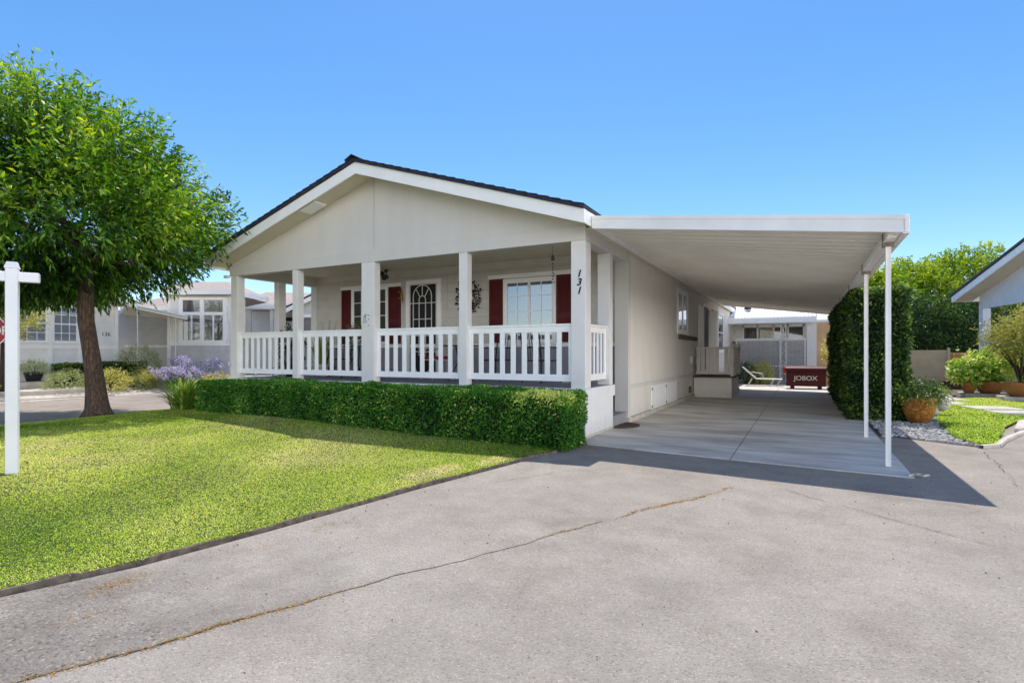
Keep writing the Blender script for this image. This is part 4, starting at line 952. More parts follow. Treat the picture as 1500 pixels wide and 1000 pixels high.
F1=frame((-22.5,0),(0,1),(1,0))
T1=thing('neighbour_house','pale grey neighbouring house across the street with the number 136 by its corner','house',(-22.5,8.3,.3))
MB().fbox(F1,3.5,11.1,-7,0,.25,3.22).build('wall',GREYSID,T1)
m=MB(); m.fbox(F1,3.5,11.1,0,.035,1.52,1.62); m.fbox(F1,3.5,11.1,0,.035,3.05,3.2)
for a in (8.0,8.96+.02,9.86,11.0): m.fbox(F1,a,a+.11,0,.045,.3,3.05)
m.build('trim_board',TRIM,T1)
m=MB(); m.prism([F1(3.5,-.05,3.2),F1(11.1,-.05,3.2),F1(7.3,-.05,4.45)],F1(0,-.1,0)-F1(0,0,0)); m.build('gable_wall',GREYSID,T1)
m=MB()
for s,ae in ((1,11.65),(-1,2.95)):
    z1=4.62; z0=z1-.33*abs(ae-7.3); m.prism([F1(7.3,.55,z1),F1(ae,.55,z0),F1(ae,.55,z0-.2),F1(7.3,.55,z1-.2)],F1(0,-.04,0)-F1(0,0,0))
m.build('rake_board',TRIM,T1)
m=MB()
for s,ae in ((1,11.7),(-1,2.9)):
    z1=4.64; z0=z1-.33*abs(ae-7.3); m.prism([F1(7.3,.58,z1),F1(ae,.58,z0),F1(ae,.58,z0+.06),F1(7.3,.58,z1+.06)],F1(0,-8,0)-F1(0,0,0))
m.build('roof',SHINGT,T1)
for a0,a1 in ((8.14,8.94),(9.12,9.82)): window(F1,a0,a1,1.76,2.98,T1,glass=GLASS,mull=(),munt=(0,0),tr=.05,rail=.5)
for a0,a1 in ((8.14,8.94),(9.12,9.82)):
    m=MB()
    for i in (1,2): a=a0+(a1-a0)*i/3; m.fbox(F1,a-.01,a+.01,.008,.016,1.8,2.95)
    for z in (2.06,2.68): m.fbox(F1,a0+.03,a1-.03,.009,.015,z-.01,z+.01)
    m.build('muntin',RAIL,T1)
text('house_number','136',.2,BLACK,T1,F1,10.72,2.06,.004,.004)
# flat awning over the entry with ornamental posts
AW=thing('entry_awning','pale sloping metal awning on two wrought posts between the neighbouring houses','awning',(-21.9,12,.3))
q=[Vector(p) for p in ((-22.3,11.3,3.16),(-20.4,12.45,2.68),(-24.2,14.35,2.74),(-26.5,13.1,3.0))]
m=MB(); m.add([*q,*[v+Vector((0,0,.05)) for v in q]],[(0,1,2,3),(7,6,5,4),(0,4,5,1),(1,5,6,2),(2,6,7,3),(3,7,4,0)]); m.build('canopy',plain('tan_awning',lin((226,216,196)),.6,0,.05,2,.1,20),AW)
m=MB()
for i in range(4):
    a,b=q[i],q[(i+1)%4]; m.add([a+Vector((0,0,-.05)),b+Vector((0,0,-.05)),b+Vector((0,0,.09)),a+Vector((0,0,.09))],[(0,1,2,3)])
m.build('fascia',ALU,AW)
m=MB()
for i in range(26):
    a=q[3].lerp(q[2],i/26); b=q[3].lerp(q[2],(i+.5)/26); m.add([a+Vector((0,0,-.1)),b+Vector((0,0,-.1)),b+Vector((0,0,-.04)),a+Vector((0,0,-.04))],[(0,1,2,3)])
m.build('scalloped_edge',ALU,AW)
for px,py,zt in ((-21.75,11.4,3.0),(-21.0,12.35,2.78)):
    m=MB()
    for s in (-.11,.11): m.box(px+s*.88-.014,px+s*.88+.014,py-s*.47-.014,py-s*.47+.014,.1,zt)
    z=.35
    while z<zt-.25:
        c=Vector((px,py,z+.14)); m.tube([c+Vector((.88*.09*math.sin(u*2),-.47*.09*math.sin(u*2),.14*math.cos(u))) for u in np.linspace(0,3.14,10)],.013,5)
        m.tube([c+Vector((-.88*.07*math.sin(u*2),.47*.07*math.sin(u*2),.12*math.cos(u))) for u in np.linspace(0,3.14,10)],.01,5); z+=.27
    m.build('post',IRON,AW)
# second neighbour
fw=Vector((-.4688,.8833)); rt=Vector((.8833,.4688))
rt=(.8833,.4688)
def camframe(cz): return frame((-.4688*cz,.8833*cz),rt,(.4688,-.8833))
F2=camframe(22); k2=22/802
A=lambda x: (x-750)*k2; Z=lambda y: 1.35+(518-y)*k2
T2=thing('neighbour_house','grey neighbouring house across the street with a white framed four part window','house',F2(-12.5,-2,.3))
MB().fbox(F2,A(246),-11.35,-1.3,0,.2,3.72).build('wall',GREYSID,T2)
MB().fbox(F2,A(246),-11.35,0,.015,.2,1.68).build('lower_wall',paint('lower_grey_paint',lin((204,203,204)),.7),T2)
m=MB(); lap(m,frame(F2(0,0,0)[:2],rt,(.4688,-.8833)),A(246),-11.35,1.78,3.72,.17); m.build('lap_siding',GREYSID,T2)
m=MB(); m.fbox(F2,A(246),-11.35,0,.05,1.68,1.79); m.fbox(F2,A(246),A(250),0,.06,.2,3.72); m.build('trim_board',TRIM,T2)
w_=MB(); tr=.1; a0,a1,z0,z1=A(265),A(329),1.81,3.5
for a in (a0-tr*.6,(a0+a1)/2-.08,a1-tr*.4): w_.fbox(F2,a,a+.16,.02,.07,z0-.02,z1+.02)
for z in (z0-.04,2.9,z1): w_.fbox(F2,a0-.06,a1+.12,.02,.075,z,z+.12)
w_=w_.build('window',TRIM,T2)
for i in range(2):
    b0=a0+.1+i*((a1-a0)/2); b1=b0+(a1-a0)/2-.18
    MB().fbox(F2,b0,b1,.018,.03,3.02,3.5).build('pane',GLASSD,w_); MB().fbox(F2,b0,b1,.018,.03,1.87,2.9).build('pane',GLASSD,w_)
    m=MB(); m.fbox(F2,(b0+b1)/2-.03,(b0+b1)/2+.03,.03,.05,1.87,2.9)
    m.build('mullion',RAIL,w_)
MB().fbox(F2,A(242),A(344),.3,.34,3.70,3.88).build('fascia',TRIM,T2)
m=MB(); p=[F2(A(242),.34,3.88),F2(A(344),.34,3.88),F2(-11.15,-3.0,3.92),F2(A(242),-6,3.88),F2(-14.6,-2.4,4.54),F2(-12.6,-2.4,4.56)]
m.add(p,[(0,1,5,4),(1,2,5),(2,3,4,5),(3,0,4)]); m.add([F2(A(242),.3,3.69),F2(A(344),.3,3.69),F2(-11.15,-3.0,3.69),F2(A(242),-6,3.69)],[(0,1,2,3)]); m.build('roof',SHINGT,T2)
MB().add([F2(-11.14,.34,3.70),F2(-11.13,-3.05,3.72),F2(-11.13,-3.05,3.93),F2(-11.14,.34,3.89)],[(0,1,2,3)]).build('fascia',ALU,T2)
# recessed wing
m=MB(); m.fbox(F2,A(105),A(246),-6,-1.3,.2,3.2); m.build('wall',BLUESID,T2)
m=MB(); lap(m,frame(F2(0,-1.3,0)[:2],rt,(.4688,-.8833)),A(150),A(246),1.72,3.2,.17); m.build('lap_siding',BLUESID,T2)
m=MB(); m.fbox(F2,A(150),A(246),-1.3,-1.25,1.62,1.72); m.fbox(F2,A(235),A(240),-1.3,-1.24,.3,3.2); m.fbox(F2,A(150),A(246),-1.0,-.96,3.18,3.34); m.build('trim_board',TRIM,T2)
m=MB(); m.add([F2(A(140),-.95,3.34),F2(A(244),-.95,3.34),F2(A(244),-5.0,4.25),F2(A(150),-5.0,4.25)],[(0,1,2,3)]); m.build('roof',SHINGT,T2)
# third neighbour seen through the porch
F3=camframe(28); k3=28/802; A3=lambda x:(x-750)*k3
T3=thing('neighbour_house','low tan roofed house with white columns seen through the left end of the porch','house',F3(-12,0,0))
MB().fbox(F3,A3(345),A3(480),-6,-1.5,0,3.6).build('wall',BLUESID,T3)
for x0,x1 in ((360,368),(396.5,401.5)): MB().fbox(F3,A3(x0),A3(x1),-.1,.1,0,3.6).build('column',TRIM,T3)
MB().fbox(F3,A3(345),A3(478),.3,.36,3.6,3.86).build('fascia',TRIM,T3)
m=MB(); m.add([F3(A3(345),.36,3.86),F3(A3(478),.36,3.86),F3(A3(470),-3.5,4.82),F3(A3(345),-3.5,4.9),F3(A3(345),.3,3.6),F3(A3(478),.3,3.6),F3(A3(478),-2,3.6),F3(A3(345),-2,3.6)],[(0,1,2,3),(4,5,6,7)]); m.build('roof',SHINGT,T3)
d=MB(); d.fbox(F3,A3(383),A3(385.5),-1.5,-1.4,0,2.85); d.fbox(F3,A3(394),A3(396.5),-1.5,-1.4,0,2.85); d.fbox(F3,A3(383),A3(396.5),-1.5,-1.4,2.85,2.95); d=d.build('door',TRIM,T3)
MB().fbox(F3,A3(390),A3(394),-1.49,-1.43,0,2.85).build('screen',DARKROOM,d)
m=MB(); m.fbox(F3,A3(402),A3(413),-1.5,-1.4,3.1,3.3); m.build('dark_lintel',BLACK,T3)
F4=camframe(25); k4_=25/802; A4=lambda x:(x-750)*k4_
T4=thing('neighbour_house','pale blue gabled house front seen through the second porch bay','house',F4(-8,0,0))
def gz(a): return 4.75-.49*abs(a+7.2)
m=MB(); m.prism([F4(-9.9,0,3.1),F4(-4.5,0,3.1),F4(-4.5,0,gz(-4.5)),F4(-7.2,0,gz(-7.2)),F4(-9.9,0,gz(-9.9))],F4(0,-.1,0)-F4(0,0,0)); m.build('gable_wall',BLUESID,T4)
m=MB(); m.prism([F4(-7.2,.4,4.85),F4(-10.3,.4,gz(-10.3)+.1),F4(-10.3,.4,gz(-10.3)-.1),F4(-7.2,.4,4.65)],F4(0,-.05,0)-F4(0,0,0)); m.prism([F4(-7.2,.4,4.85),F4(-4.1,.4,gz(-4.1)+.1),F4(-4.1,.4,gz(-4.1)-.1),F4(-7.2,.4,4.65)],F4(0,-.05,0)-F4(0,0,0)); m.build('rake_board',TRIM,T4)
m=MB(); m.prism([F4(-7.2,.45,4.88),F4(-10.35,.45,gz(-10.35)+.13),F4(-10.35,.45,gz(-10.35)+.17),F4(-7.2,.45,4.93)],F4(0,-7,0)-F4(0,0,0)); m.prism([F4(-7.2,.45,4.88),F4(-4.1,.45,gz(-4.1)+.13),F4(-4.1,.45,gz(-4.1)+.17),F4(-7.2,.45,4.93)],F4(0,-7,0)-F4(0,0,0)); m.build('roof',SHING,T4)
MB().fbox(F4,-9.9,-4.5,0,.06,3.0,3.15).build('beam',TRIM,T4)
for a in (-9.9,-8.9,-6.5): MB().fbox(F4,a,a+.2,-.1,.1,0,3.0).build('column',TRIM,T4)
MB().fbox(F4,-9.9,-4.5,-6,-2,0,3.2).build('wall',BLUESID,T4)
MB().fbox(F4,-9.9,-4.5,-1.9,.1,0,.7).build('porch_floor',DECK,T4)

boxhedge('low_hedge','dark leafy low hedge under the windows of the house numbered 136',-22.35,-21.55,8.95,11.7,.25,.78,9000,DARKL,.07,tonebase=.55,jit=.08)
shrub('grey_leaf_shrub','grey green spiky shrub left of the shade tree trunk across the street',(-20.75,8.75,.12),(.55,.55,.36),3000,GREYL,.07,tone=.5,seed=21,asp=.25)
shrub('dry_yellow_shrub','straw yellow shrub right of the shade tree trunk across the street',(-20.5,9.85,.1),(.5,.6,.38),3000,YELL,.06,tone=.7,seed=22,asp=.4)
shrub('ground_shrub','low olive shrub between pebbles and ornamental grass across the street',(-20.6,10.7,.08),(.5,.6,.24),2200,GREYL,.05,tone=.35,seed=23)
shrub('flowering_bush','rounded variegated bush with pale flowers in front of the awning post',(-21.9,11.55,.3),(.66,.66,.72),5200,GREYL,.06,tone=.55,seed=24,flowers=(PINK,0,.03) if False else (GREYL,60,.03))
strappy('ornamental_grass','yellow green fountain grass beside the purple flowers across the street',(-20.7,11.25,.15),.75,.6,420,YELL,.012,tone=.7)
strappy('ornamental_grass','yellow green fountain grass behind the purple flowers across the street',(-20.9,12.4,.15),.7,.55,320,YELL,.012,tone=.65)
for loc,lb,kk in (((-20.15,11.75,.05),'broad purple agapanthus clump nearest the ornamental grass across the street',26),((-20.3,12.2,.05),'purple agapanthus clump between the broad clump and the tall pale clump',20),((-19.85,12.95,.05),'tall pale purple agapanthus clump left of the yellow green shrub',14),((-18.95,13.6,.0),'small pale purple agapanthus clump closest to the porch corner',6)):
    strappy('agapanthus',lb,loc,.55 if kk>20 else .4,.4,140,STRAP,.03,group='agapanthus clumps across the street',stalk=(int(kk*1.8),.72 if kk>20 else 1.1,.11,PURP),tone=.5)
potplant('glossy black pot with pale flowering plant on the far garden steps',(-21.95,8.38,.46),.26,.3,(.38,.38,.2),1600,GREYL,POTB,.05,(LIME,20,.03),.7,31)
shrub('dark_shrub','dark leafy shrub at the left edge across the street below the stop sign',(-19.9,6.15,.02),(.5,.5,.45),3000,DARKL,.06,tone=.45,seed=33)
def tree(name,label,loc,h0,rad,n,mat,leaf,seed,tr=.12,tone=.45,group=None,asp=.4,lump=.25,inner=.3,per=10,twig=.35,cat='tree'):
    x,y,z=loc; t=thing(name,label,cat,loc,group); c=(x,y,z+h0)
    m=MB(); rr=random.Random(seed); m.tube([(x,y,z-.1),(x+.05,y,z+h0*.4),(x-.05,y+.05,z+h0*.8),(x,y,z+h0*1.2)],[tr,tr*.8,tr*.6,tr*.3],10)
    m.build('trunk',BARKD,t,smooth=True); m=MB()
    for i in range(9):
        a=i*2.4; b=Vector((x,y,z+h0*(.5+.06*i))); e=Vector((x+rad[0]*.7*math.cos(a),y+rad[1]*.7*math.sin(a),z+h0+rad[2]*rr.uniform(-.4,.6))); m.tube([b,b.lerp(e,.5)+Vector((0,0,.2)),e],[tr*.4,tr*.25,tr*.08],6)
    m.build('branch',BARKD,t)
    P,D,r=crown(n,c,rad,inner=inner,seed=seed,lump=lump,per=per,twig=twig,up=.45)
    keep=vnoise(P,3.2/max(rad),seed+5)>-.75; P,D,r=P[keep],D[keep],r[keep]
    tn=tone+.2*vnoise(P,4.5/max(rad),seed+3)+rng.normal(0,.15,len(P))+.35*(r-.8)+.12*(P[:,2]-c[2])/rad[2]
    leaves('crown',P,D,leaf*rng.uniform(.6,1.25,len(P)),leaf*asp,mat,tn,parent=t,origin=loc); return t
tree('small_tree','small yellow leaved tree at the left edge behind the stop sign',(-20.7,7.15,0),2.9,(1.1,1.1,1.15),6000,YELL,.09,51,.07,.65)

# ------------------------------------------------------------------ behind the carport
RH=thing('rear_house','white house with a lattice screened patio at the end of the driveway','house',(-1,28.5,0))
FR=frame((0,28.5),(1,0),(0,-1))
WHT=paint('rear_white_paint',lin((236,232,226)),.6,.03,.05)
MB().fbox(FR,-6.5,.55,-5,-.1,0,3.2).build('wall',WHT,RH)
w_=MB()
for a in (-2.55,-1.72,-1.66+.62*1,-.88,-.10): pass
for a in (-2.52,-1.9,-1.2,-.8,-.6,.04): w_.fbox(FR,a-.03,a+.03,-.1,-.02,2.02,2.72)
w_.fbox(FR,-2.55,.07,-.1,-.02,1.98,2.04); w_.fbox(FR,-2.55,.07,-.1,-.02,2.60,2.72); w_=w_.build('window',TRIM,RH)
MB().fbox(FR,-2.5,.02,-.1,-.06,2.04,2.6).build('pane',GLASSD,w_)
m=MB()
for i in range(14): m.fbox(FR,-1.86+i*.047,-1.83+i*.047,-.06,-.045-.01*(i%2),2.05,2.6)
m.build('curtain',CURT,w_)
m=MB(); m.add([(-6.5,27.0,2.98),(.5,27.0,2.98),(.5,31.5,4.5),(-6.5,31.5,4.5),(-6.5,27.0,2.92),(.5,27.0,2.92)],[(0,1,2,3),(4,5,1,0)]); 
for i in range(46): x=-6.4+i*.15; m.add([(x,26.99,2.985),(x+.04,26.99,2.985),(x+.04,31.4,4.50),(x,31.4,4.50),(x+.02,26.99,3.02),(x+.02,31.4,4.54)],[(0,4,5,3),(4,1,2,5)])
m.build('roof',ALU,RH); MB().fbox(FR,-6.5,.5,1.5,1.54,2.72,2.93).build('fascia',ALU,RH)
m=MB(); m.lathe([(0,.25),(.12,.22),(.16,0),(0,0)],(-2.3,28.2,3.45),12); m.build('roof_vent',DARKROOM,RH)
m=MB()
for x in (-.86,-.66): m.box(x-.02,x+.02,26.9+.5,26.94+.5,.0,2.8)
z=.2
while z<2.6: m.tube([(-.76+.08*math.sin(u*2),27.42,z+.13+.13*math.cos(u)) for u in np.linspace(0,3.14,9)],.014,5); z+=.27
m.build('post',BLACK if False else IRON,RH)
MB().fbox(FR,-6.5,.15,-.1,-.06,0,1.95).build('patio_shade_panel',plain('shaded_patio_wall',lin((120,112,108)),.9),RH)  # grey sheet painting the patio's shade behind the lattice
LS=thing('lattice_screen','white diagonal lattice screen behind the red tool chest','lattice screen',(-1.3,27.6,0))
m=MB(); x0,x1,z0,z1=-2.75,.1,.12,2.0; s=.012
for sg in (1,-1):
    c=-3.2
    while c<3.3:
        # line x = c + sg*(z)
        pts_=[]
        for zz in np.linspace(z0,z1,2): pass
        lo=z0; hi=z1; xa=(x0+x1)/2+c+sg*(lo-1.06); xb=(x0+x1)/2+c+sg*(hi-1.06)
        def clip(xx): return min(max(xx,x0),x1)
        if not(max(xa,xb)<x0 or min(xa,xb)>x1):
            xa_,xb_=clip(xa),clip(xb); za=lo+(xa_-xa)*sg; zb_=lo+(xb_-xa)*sg
            y=27.6+.006*sg; 
            if abs(xa_-xb_)>.02: m.add([(xa_-s,y,za),(xa_+s,y,za),(xb_+s,y,zb_),(xb_-s,y,zb_)],[(0,1,2,3)])
        c+=.105
m.build('lattice',TRIM,LS)
m=MB()
for x in (x0,-.9,-.66,x1): m.box(x-.025,x+.025,27.575,27.63,0,z1+.04)
m.box(x0,x1,27.58,27.625,z1,z1+.05); m.box(x0,x1,27.58,27.625,z0-.05,z0); m.box(x0,x1,27.58,27.625,.78,.82); m.build('frame',TRIM,LS)
SW=thing('ochre_wall','plain ochre wall panel right of the white patio','wall',(1.2,27.8,0))
MB().box(.55,3.2,27.8,27.95,0,2.75).build('panel',ORANGEW,SW); MB().box(.5,3.25,27.76,27.99,2.75,2.86).build('coping',TRIM,SW); MB().box(.16,.545,27.5,27.9,0,3.1).build('pier',WHT,SW)
# tool chest
RB=plain('oxblood_steel',lin((84,16,20)),.42,.2,.16,5,.08,25)
J=thing('tool_chest','dark red steel job site chest lettered JOBOX on the rear driveway','tool chest',(.1,23.75,0))
m=MB(); m.box(-.56,.77,23.5,24.15,.12,.66); m.build('body',RB,J,bevel=.012)
m=MB(); m.box(-.58,.79,23.47,24.18,.665,.80); m.prism([(-.58,23.47,.80),(-.58,24.18,.80),(-.58,24.18,.87),(-.58,23.6,.86)],(1.37,0,0)); m.build('lid',RB,J,bevel=.008)
for x in (-.42,.5): MB().box(x,x+.14,23.5,24.15,.012,.12).build('skid',RB,J)
m=MB(); m.tube([(-.60,23.7,.5),(-.68,23.7,.5),(-.68,23.95,.5),(-.60,23.95,.5)],.014,6); m.tube([(.80,23.7,.5),(.86,23.7,.5),(.86,23.95,.5),(.80,23.95,.5)],.014,6); m.build('handle',BLACK,J)
MB().box(-.66,-.585,23.5,24.1,.60,.84).build('lid_end_flap',plain('sunlit_red',lin((206,60,40)),.6),J)  # brighter red paints sunlight on the left end of the lid
FJ=frame((0,23.5),(1,0),(0,-1)); text('lettering','JOBOX',.235,IRON,J,FJ,.1,.42,.004,.002,0,.004,1.05)
# lounge chair
Lg=thing('lounge_chair','white folding lounge chair with raised back beside the rear shrubs','lounge chair',(-1.6,25.3,0))
def ltube(p,r=.016): return p
m=MB(); y0,y1=24.95,25.5
for y in (y0,y1):
    m.tube([(-2.25,y,.78),(-1.72,y,.30),(-.75,y,.30)],.018,6)
m.tube([(-2.25,y0,.78),(-2.25,y1,.78)],.018,6); m.tube([(-.75,y0,.3),(-.75,y1,.3)],.018,6); m.build('frame',IRON,Lg)
for x in (-1.95,-1.1,-.85):
    for y in (y0,y1): MB().tube([(x-.1,y,.013),(x+.05,y,.31)],.014,6).build('leg',IRON,Lg)
for y in (y0,y1): MB().tube([(-2.0,y,.55),(-1.85,y,.58),(-1.5,y,.52),(-1.45,y,.3)],.014,6).build('armrest',IRON,Lg)
m=MB(); 
for i in range(9): t=i/9; m.box(-2.24+.52*t,-2.20+.52*t,y0+.02,y1-.02,.78-.48*t-.03,.78-.48*t)
for i in range(16): x=-1.70+i*.06; m.box(x,x+.045,y0+.02,y1-.02,.295,.305)
m.build('sling',WPOT,Lg)
shrub('lit_shrub','bright yellow green shrub behind the lounge chair',(-1.65,26.7,0),(.5,.45,.5),3200,YELL,.07,tone=.7,seed=61)
shrub('dark_shrub','dark fern like shrub beside the lounge chair back',(-2.25,26.6,0),(.42,.4,.5),2600,DARKL,.08,tone=.5,seed=62,asp=.3)
tree('climbing_bush','tall sunlit bush at the far corner of the porch house',(-2.85,29.8,0),2.5,(.6,.6,1.25),5200,BGL,.08,63,.06,.65,cat='bush')
potplant('ochre pot at the far end of the tall hedge',(1.05,24.4,0),.2,.42,(.25,.25,.3),600,DARKL,plain('orange_glaze',lin((214,130,50)),.5),.06,None,.5,64)
shrub('yellow_leaf_vine','sparse yellow leaf vine hanging in front of the ochre wall',(.98,24.6,1.0),(.28,.2,.5),260,YELL,.12,tone=.85,seed=65,asp=.5)

# ------------------------------------------------------------------ right side garden
sheet('garden_gravel_bed',[(1.13,10.5),(1.3,10.78),(2.32,10.12),(2.5,10.5),(2.9,13),(3.6,18),(4.2,22),(6.5,27.5),(1.13,27.5)],.006,SOIL)
m=MB(); rr=random.Random(77); n=0
polyG=[(1.15,10.6),(1.3,10.8),(2.28,10.17),(2.12,10.9),(2.3,12.9),(2.75,16.9),(1.2,17.2)]
Q=np.column_stack([rng.uniform(1.1,2.9,5200),rng.uniform(10,17.4,5200),np.zeros(5200)]); Q=Q[inside(Q,polyG)]
for x,y,_ in Q:
    s=rr.uniform(.018,.048); a=rr.uniform(0,3.14); ca,sa=math.cos(a),math.sin(a); e=rr.uniform(.5,.9); h=s*rr.uniform(.5,.9); z=.004
    ring=[(x+s*(ca*math.cos(u)-e*sa*math.sin(u)),y+s*(sa*math.cos(u)+e*ca*math.sin(u))) for u in np.linspace(0,2*math.pi,7)[:-1]]
    b=len(m.v); m.v+=[(px,py,z) for px,py in ring]+[(x+(px-x)*.75,y+(py-y)*.75,z+h) for px,py in ring]
    m.f+=[(b+i,b+(i+1)%6,b+6+(i+1)%6,b+6+i) for i in range(6)]+[tuple(b+6+i for i in range(6))]
RIV=plain('river_pebbles',lin((186,182,180)),.7,0,.45,24,.2)
tag(m.build('gravel',RIV,origin=(1.8,12,0)),'loose grey and white river pebbles around the big glazed pot','gravel',kind='stuff')
rl=[(2.30,10.16),(2.12,10.9),(2.3,12.9),(2.75,16.9),(3.3,19.3),(4.2,20.6),(5.8,20.9),(6.6,18.3),(4.5,15.3),(3.62,13.9),(3.16,12.7),(2.82,11.5),(2.55,10.5)]
flat=lambda P: np.full(len(P),.03)+.05*sstep(distpoly(P,rl)/.6)
fillgrid('side_lawn',rl,flat,TURF,.3)
blades('side_lawn_grass',rl,flat,[2600,2600,2400,1900],.05,.007,lambda Q:.50+.22*vnoise(Q,1.5,15)+.06*vnoise(Q,5,16),'short green lawn grass around the stepping stones on the right')
m=MB(); pc=[(2.25,10.06),(2.5,10.32),(2.72,10.95),(3.0,11.6),(3.3,12.25),(3.8,13.1),(4.8,14.4),(6.5,16.3)]
for (xa,ya),(xb,yb) in zip(pc,pc[1:]):
    l=math.hypot(xb-xa,yb-ya); nx,ny=-(yb-ya)/l*.035,(xb-xa)/l*.035
    m.add([(xa-nx,ya-ny,-.02),(xa+nx,ya+ny,-.02),(xa+nx,ya+ny,.045),(xa-nx,ya-ny,.045),(xb-nx,yb-ny,-.02),(xb+nx,yb+ny,-.02),(xb+nx,yb+ny,.045),(xb-nx,yb-ny,.045)],[(0,1,5,4),(1,2,6,5),(2,3,7,6),(3,0,4,7)])
tag(m.build('kerb',CONC,origin=(0,0,0)),kind='structure')
m=MB(); P3(m,[(3.2,12.3),(3.66,13.85),(4.55,15.2),(6.6,18.2),(8.2,17.2),(6.4,16.35),(4.75,14.45),(3.75,13.15),(3.27,12.3)],.0,.075); tag(m.build('path',CONC,origin=(0,0,0)),kind='structure')
for (x,y,w_,h_,a),lb in zip(((3.45,18.9,.42,.40,.2),(3.15,17.4,.36,.42,.0),(3.85,16.3,.46,.40,.25),(4.0,15.35,.42,.28,.3)),('square pale stepping stone farthest from the road','square pale stepping stone second from the pots','square pale stepping stone third from the pots','square pale stepping stone nearest the kerbed path')):
    c,s_=math.cos(a),math.sin(a); m=MB(); P3(m,[(x+c*u*w_-s_*v*h_,y+s_*u*w_+c*v*h_) for u,v in ((-1,-1),(1,-1),(1,1),(-1,1))],.05,.12)
    tag(m.build('stepping_stone',CONC,origin=(x,y,.05),bevel=.012),lb,'stepping stone','stepping stones across the side lawn')
# tall hedges
boxhedge('tall_hedge','tall clipped dark hedge block just behind the outer carport posts',0.84,1.87,13.05,15.3,0,2.66,28000,DARKL,.085,tonebase=.47,jit=.06,round_=.15,yellow=lambda P:.38*np.clip((P[:,0]-1.75)/.2,0,1)+.2*np.clip((P[:,2]-2.5)/.2,0,1))  # lighter leaf tone, most on right edge and top, paints the sunlight
boxhedge('tall_hedge','long tall shaded hedge running to the rear along the driveway',0.84,1.7,15.4,22.0,0,2.70,44000,DARKL,.08,tonebase=.36,jit=.09,round_=.2,yellow=lambda P:.25*np.clip((P[:,2]-2.5)/.2,0,1))  # darker leaf tone paints the shade, paler top leaves the light
# carved glazed pot
gl,ntg,bg_=newmat('carved_glaze'); vv=coords(ntg,(1,1,1.6)); nz=N(ntg,'ShaderNodeTexNoise'); nz.inputs['Scale'].default_value=5.5; nz.inputs['Detail'].default_value=1; nz.inputs['Distortion'].default_value=2.2; ntg.links.new(vv,nz.inputs['Vector'])
cc=ramp(ntg,nz.outputs[0],[(.42,lin((140,84,34))),(.5,lin((190,140,72))),(.56,lin((150,92,40)))]); ntg.links.new(cc,bg_.inputs['Base Color']); bg_.inputs['Roughness'].default_value=.35; bump(ntg,bg_,nz.outputs[0],.5,.02)
t=potplant('large carved ochre glazed pot with spreading green plant beside the gravel',(1.98,13.05,.01),.30,.50,(.40,.40,.17),2600,DARKL,gl,.06,None,.72,71,'bowl',name='potted_plant')
t=thing('garden_ornament','small pale stone ornament with a curled handle behind the large pot','ornament',(2.4,14.6,0))
m=MB(); m.blob((2.4,14.6,.2),(.22,.16,.22),3); m.blob((2.3,14.55,.5),(.15,.12,.12),5); m.blob((2.22,14.55,.72),(.07,.06,.1),6); m.blob((2.62,14.5,.3),(.15,.12,.14),7); m.build('stones',plain('pale_stone',lin((206,198,190)),.8,0,.2,14,.5,40),t,smooth=True)
m=MB(); m.tube([(2.32+.17*math.cos(a),14.45,.5+.16*math.sin(a)) for a in np.linspace(0,3.3,12)],.02,6); m.tube([(2.62+.17*math.cos(a),14.4,.35+.14*math.sin(a)) for a in np.linspace(0,3.0,12)],.018,6); m.build('curled_handle',IRON,t,smooth=True)
m=MB(); 
PB=thing('plinth','long low concrete plinth under the terracotta pots','plinth',(5,20.8,0)); MB().box(4.3,6.6,20.85,21.9,.0,.16).build('slab',CONC,PB,bevel=.01)
PB=thing('plinth','square grey block under the bonsai style maple pot','plinth',(5.1,19.6,0)); MB().box(4.8,5.75,19.25,20.0,.03,.19).build('slab',CONC,PB,bevel=.01)
potplant('small terracotta tub of lime hydrangeas leftmost of the three tubs',(4.45,21.15,.16),.20,.34,(.42,.42,.42),3000,HEDL,TERRA,.09,(LIME,44,.12),.85,81,'bowl')
potplant('wide terracotta bowl of lime hydrangeas in the middle of the three tubs',(5.0,21.4,.16),.40,.36,(.62,.5,.52),5200,HEDL,TERRA,.09,(LIME,70,.12),.85,82,'bowl')
t=potplant('wide terracotta bowl with a golden spreading maple rightmost of the three tubs',(5.25,19.65,.19),.42,.38,(.2,.2,.1),300,YELL,TERRA,.05,None,.6,83,'bowl')
m=MB(); 
for i in range(7): a=i*.9; m.tube([(5.25,19.65,.5),(5.25+.12*math.cos(a),19.65+.12*math.sin(a),.95),(5.25+.55*math.cos(a),19.65+.5*math.sin(a),1.6)],[.045,.03,.01],6)
m.build('trunk',BARKD,t)
shrub('','',(5.6,19.6,1.12),(1.0,.85,.70),13000,MAPL,.08,parent=t,tone=.55,seed=84,as_part='crown',lump=.42,inner=.3,twig=.25)
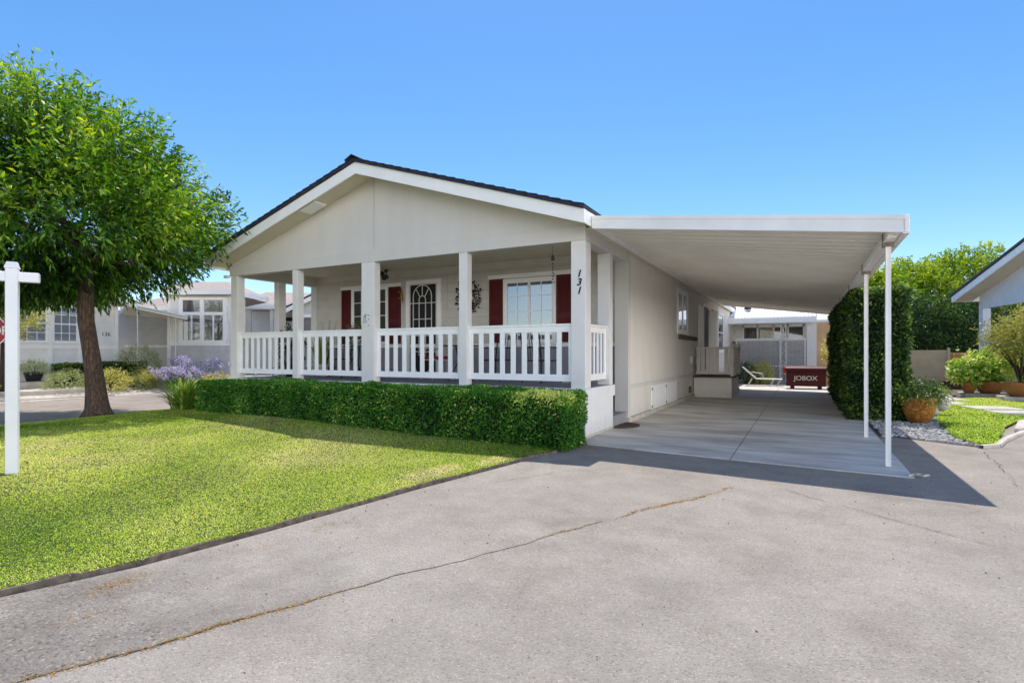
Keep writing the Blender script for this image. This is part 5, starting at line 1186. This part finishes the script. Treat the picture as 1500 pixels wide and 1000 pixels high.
# fence, lattice and planter box
FE=thing('tan_fence','tan painted board fence behind the garden ornament','fence',(3.8,28,0))
MB().box(2.6,5.25,28.0,28.06,0,1.5).build('panel',TANFENCE,FE); m=MB()
for x in (2.6,3.9,5.2): m.box(x,x+.09,27.95,28.1,0,1.6)
m.build('post',TANFENCE,FE)
FO=thing('lattice_fence','sunlit orange lattice panel right of the tan fence','fence',(5.6,28.4,0)); m=MB()
for i in range(12): m.box(5.32+i*.06,5.345+i*.06,28.4,28.42,.1,1.35)
for i in range(18): m.box(5.3,6.0,28.385,28.4,.12+i*.07,.145+i*.07)
m.build('lattice',plain('orange_lattice',lin((214,150,90)),.7),FO)
MB().box(5.3,6.0,28.5,28.55,0,1.4).build('backing',ORANGEW,FO)
FP_=thing('planter_box','low brown timber planter box in front of the lattice','planter',(5.2,26.3,0)); MB().box(4.7,5.7,26.1,26.6,0,.33).build('box',BROWN,FP_,bevel=.01)
# neighbour on the right
o0=Vector((5.96,26.9)); FH=frame(o0,(.175,-.985),(-.985,-.175))
TH=thing('neighbour_house','white gabled house with porch at the right edge beyond the terracotta tubs','house',(5.96,26.9,0))
HB=paint('right_house_paint',lin((222,228,236)),.7,.04,.05)
hzr=lambda a: 3.62+.25*(a+.6)
MB().fbox(FH,0,10,-.1,.0,3.06,3.26).build('beam',HB,TH)
m=MB(); m.prism([FH(0,-.02,3.26),FH(10,-.02,3.26),FH(10,-.02,hzr(10)-.1),FH(0,-.02,hzr(0)-.1)],FH(0,-.06,0)-FH(0,0,0)); m.build('gable_wall',HB,TH)
m=MB(); m.prism([FH(-.6,.62,hzr(-.6)),FH(10,.62,hzr(10)),FH(10,.62,hzr(10)-.24),FH(-.6,.62,hzr(-.6)-.24)],FH(0,-.04,0)-FH(0,0,0)); m.build('rake_board',TRIM,TH)
m=MB(); m.prism([FH(-.66,.66,hzr(-.66)+.02),FH(10,.66,hzr(10)+.02),FH(10,.66,hzr(10)+.1),FH(-.66,.66,hzr(-.66)+.1)],FH(0,-9,0)-FH(0,0,0)); m.build('roof',SHING,TH)
m=MB(); m.prism([FH(-.6,.58,hzr(-.6)-.22),FH(10,.58,hzr(10)-.22),FH(10,.58,hzr(10)-.2),FH(-.6,.58,hzr(-.6)-.2)],FH(0,-.6,0)-FH(0,0,0)); m.build('soffit',CEIL,TH)
MB().fbox(FH,-.62,-.56,-8,.64,hzr(-.6)-.22,hzr(-.6)-.02).build('eave_fascia',TRIM,TH)
for a in (0.0,3.6,7.2): MB().fbox(FH,a,a+.3,-.25,0,.7,3.06).build('porch_post',HB,TH)
railing(FH,.3,3.6,16,TH,.85,1.85,HB); railing(FH,3.9,7.2,16,TH,.85,1.85,HB)
MB().fbox(FH,0,10,-3,.02,0,.75).build('porch_deck',HB,TH)
MB().fbox(FH,5.0,10,-8,-2.6,0,3.4).build('wall',HB,TH)
# trees beyond the right garden
for i,(loc,h,rad,n,tone,lb) in enumerate((((3.3,33.0,0),3.7,(1.7,1.6,2.0),9000,.5,'rounded green tree just right of the tall hedges'),((5.0,35.0,0),3.8,(2.2,2.0,2.3),13000,.55,'bright green tree between the hedge and the right hand gable'),((7.4,36.5,0),4.0,(2.5,2.2,2.6),15000,.6,'broad yellow green tree just left of the right hand gable'),((10.2,37.5,0),3.9,(2.6,2.2,2.5),12000,.5,'green tree standing behind the right hand roof'))):
    tree('garden_tree',lb,loc,h,rad,int(n*1.9),BGL,.2,90+i,.16,tone,'trees beyond the right garden',lump=.2)
tree('layered_tree','dark layered tree with pale leaf tips in front of the tan fence',(5.0,29.6,0),2.3,(1.9,1.3,1.7),14000,DARKL,.13,101,.12,.5,lump=.35)
tree('layered_tree','dark dense tree seen through the right hand porch',(7.6,30.5,0),2.4,(2.2,1.6,2.2),13000,DARKL,.13,102,.12,.35,lump=.3)
tree('layered_tree','dark dense tree between the tall hedge and the tan fence',(3.2,30.0,0),2.2,(1.3,1.2,1.6),8000,DARKL,.13,103,.1,.4,lump=.3)
tree('layered_tree','dark tree closest behind the right hand porch post',(6.5,33.0,0),2.2,(2.6,1.4,2.0),12000,DARKL,.14,104,.12,.35,lump=.3)
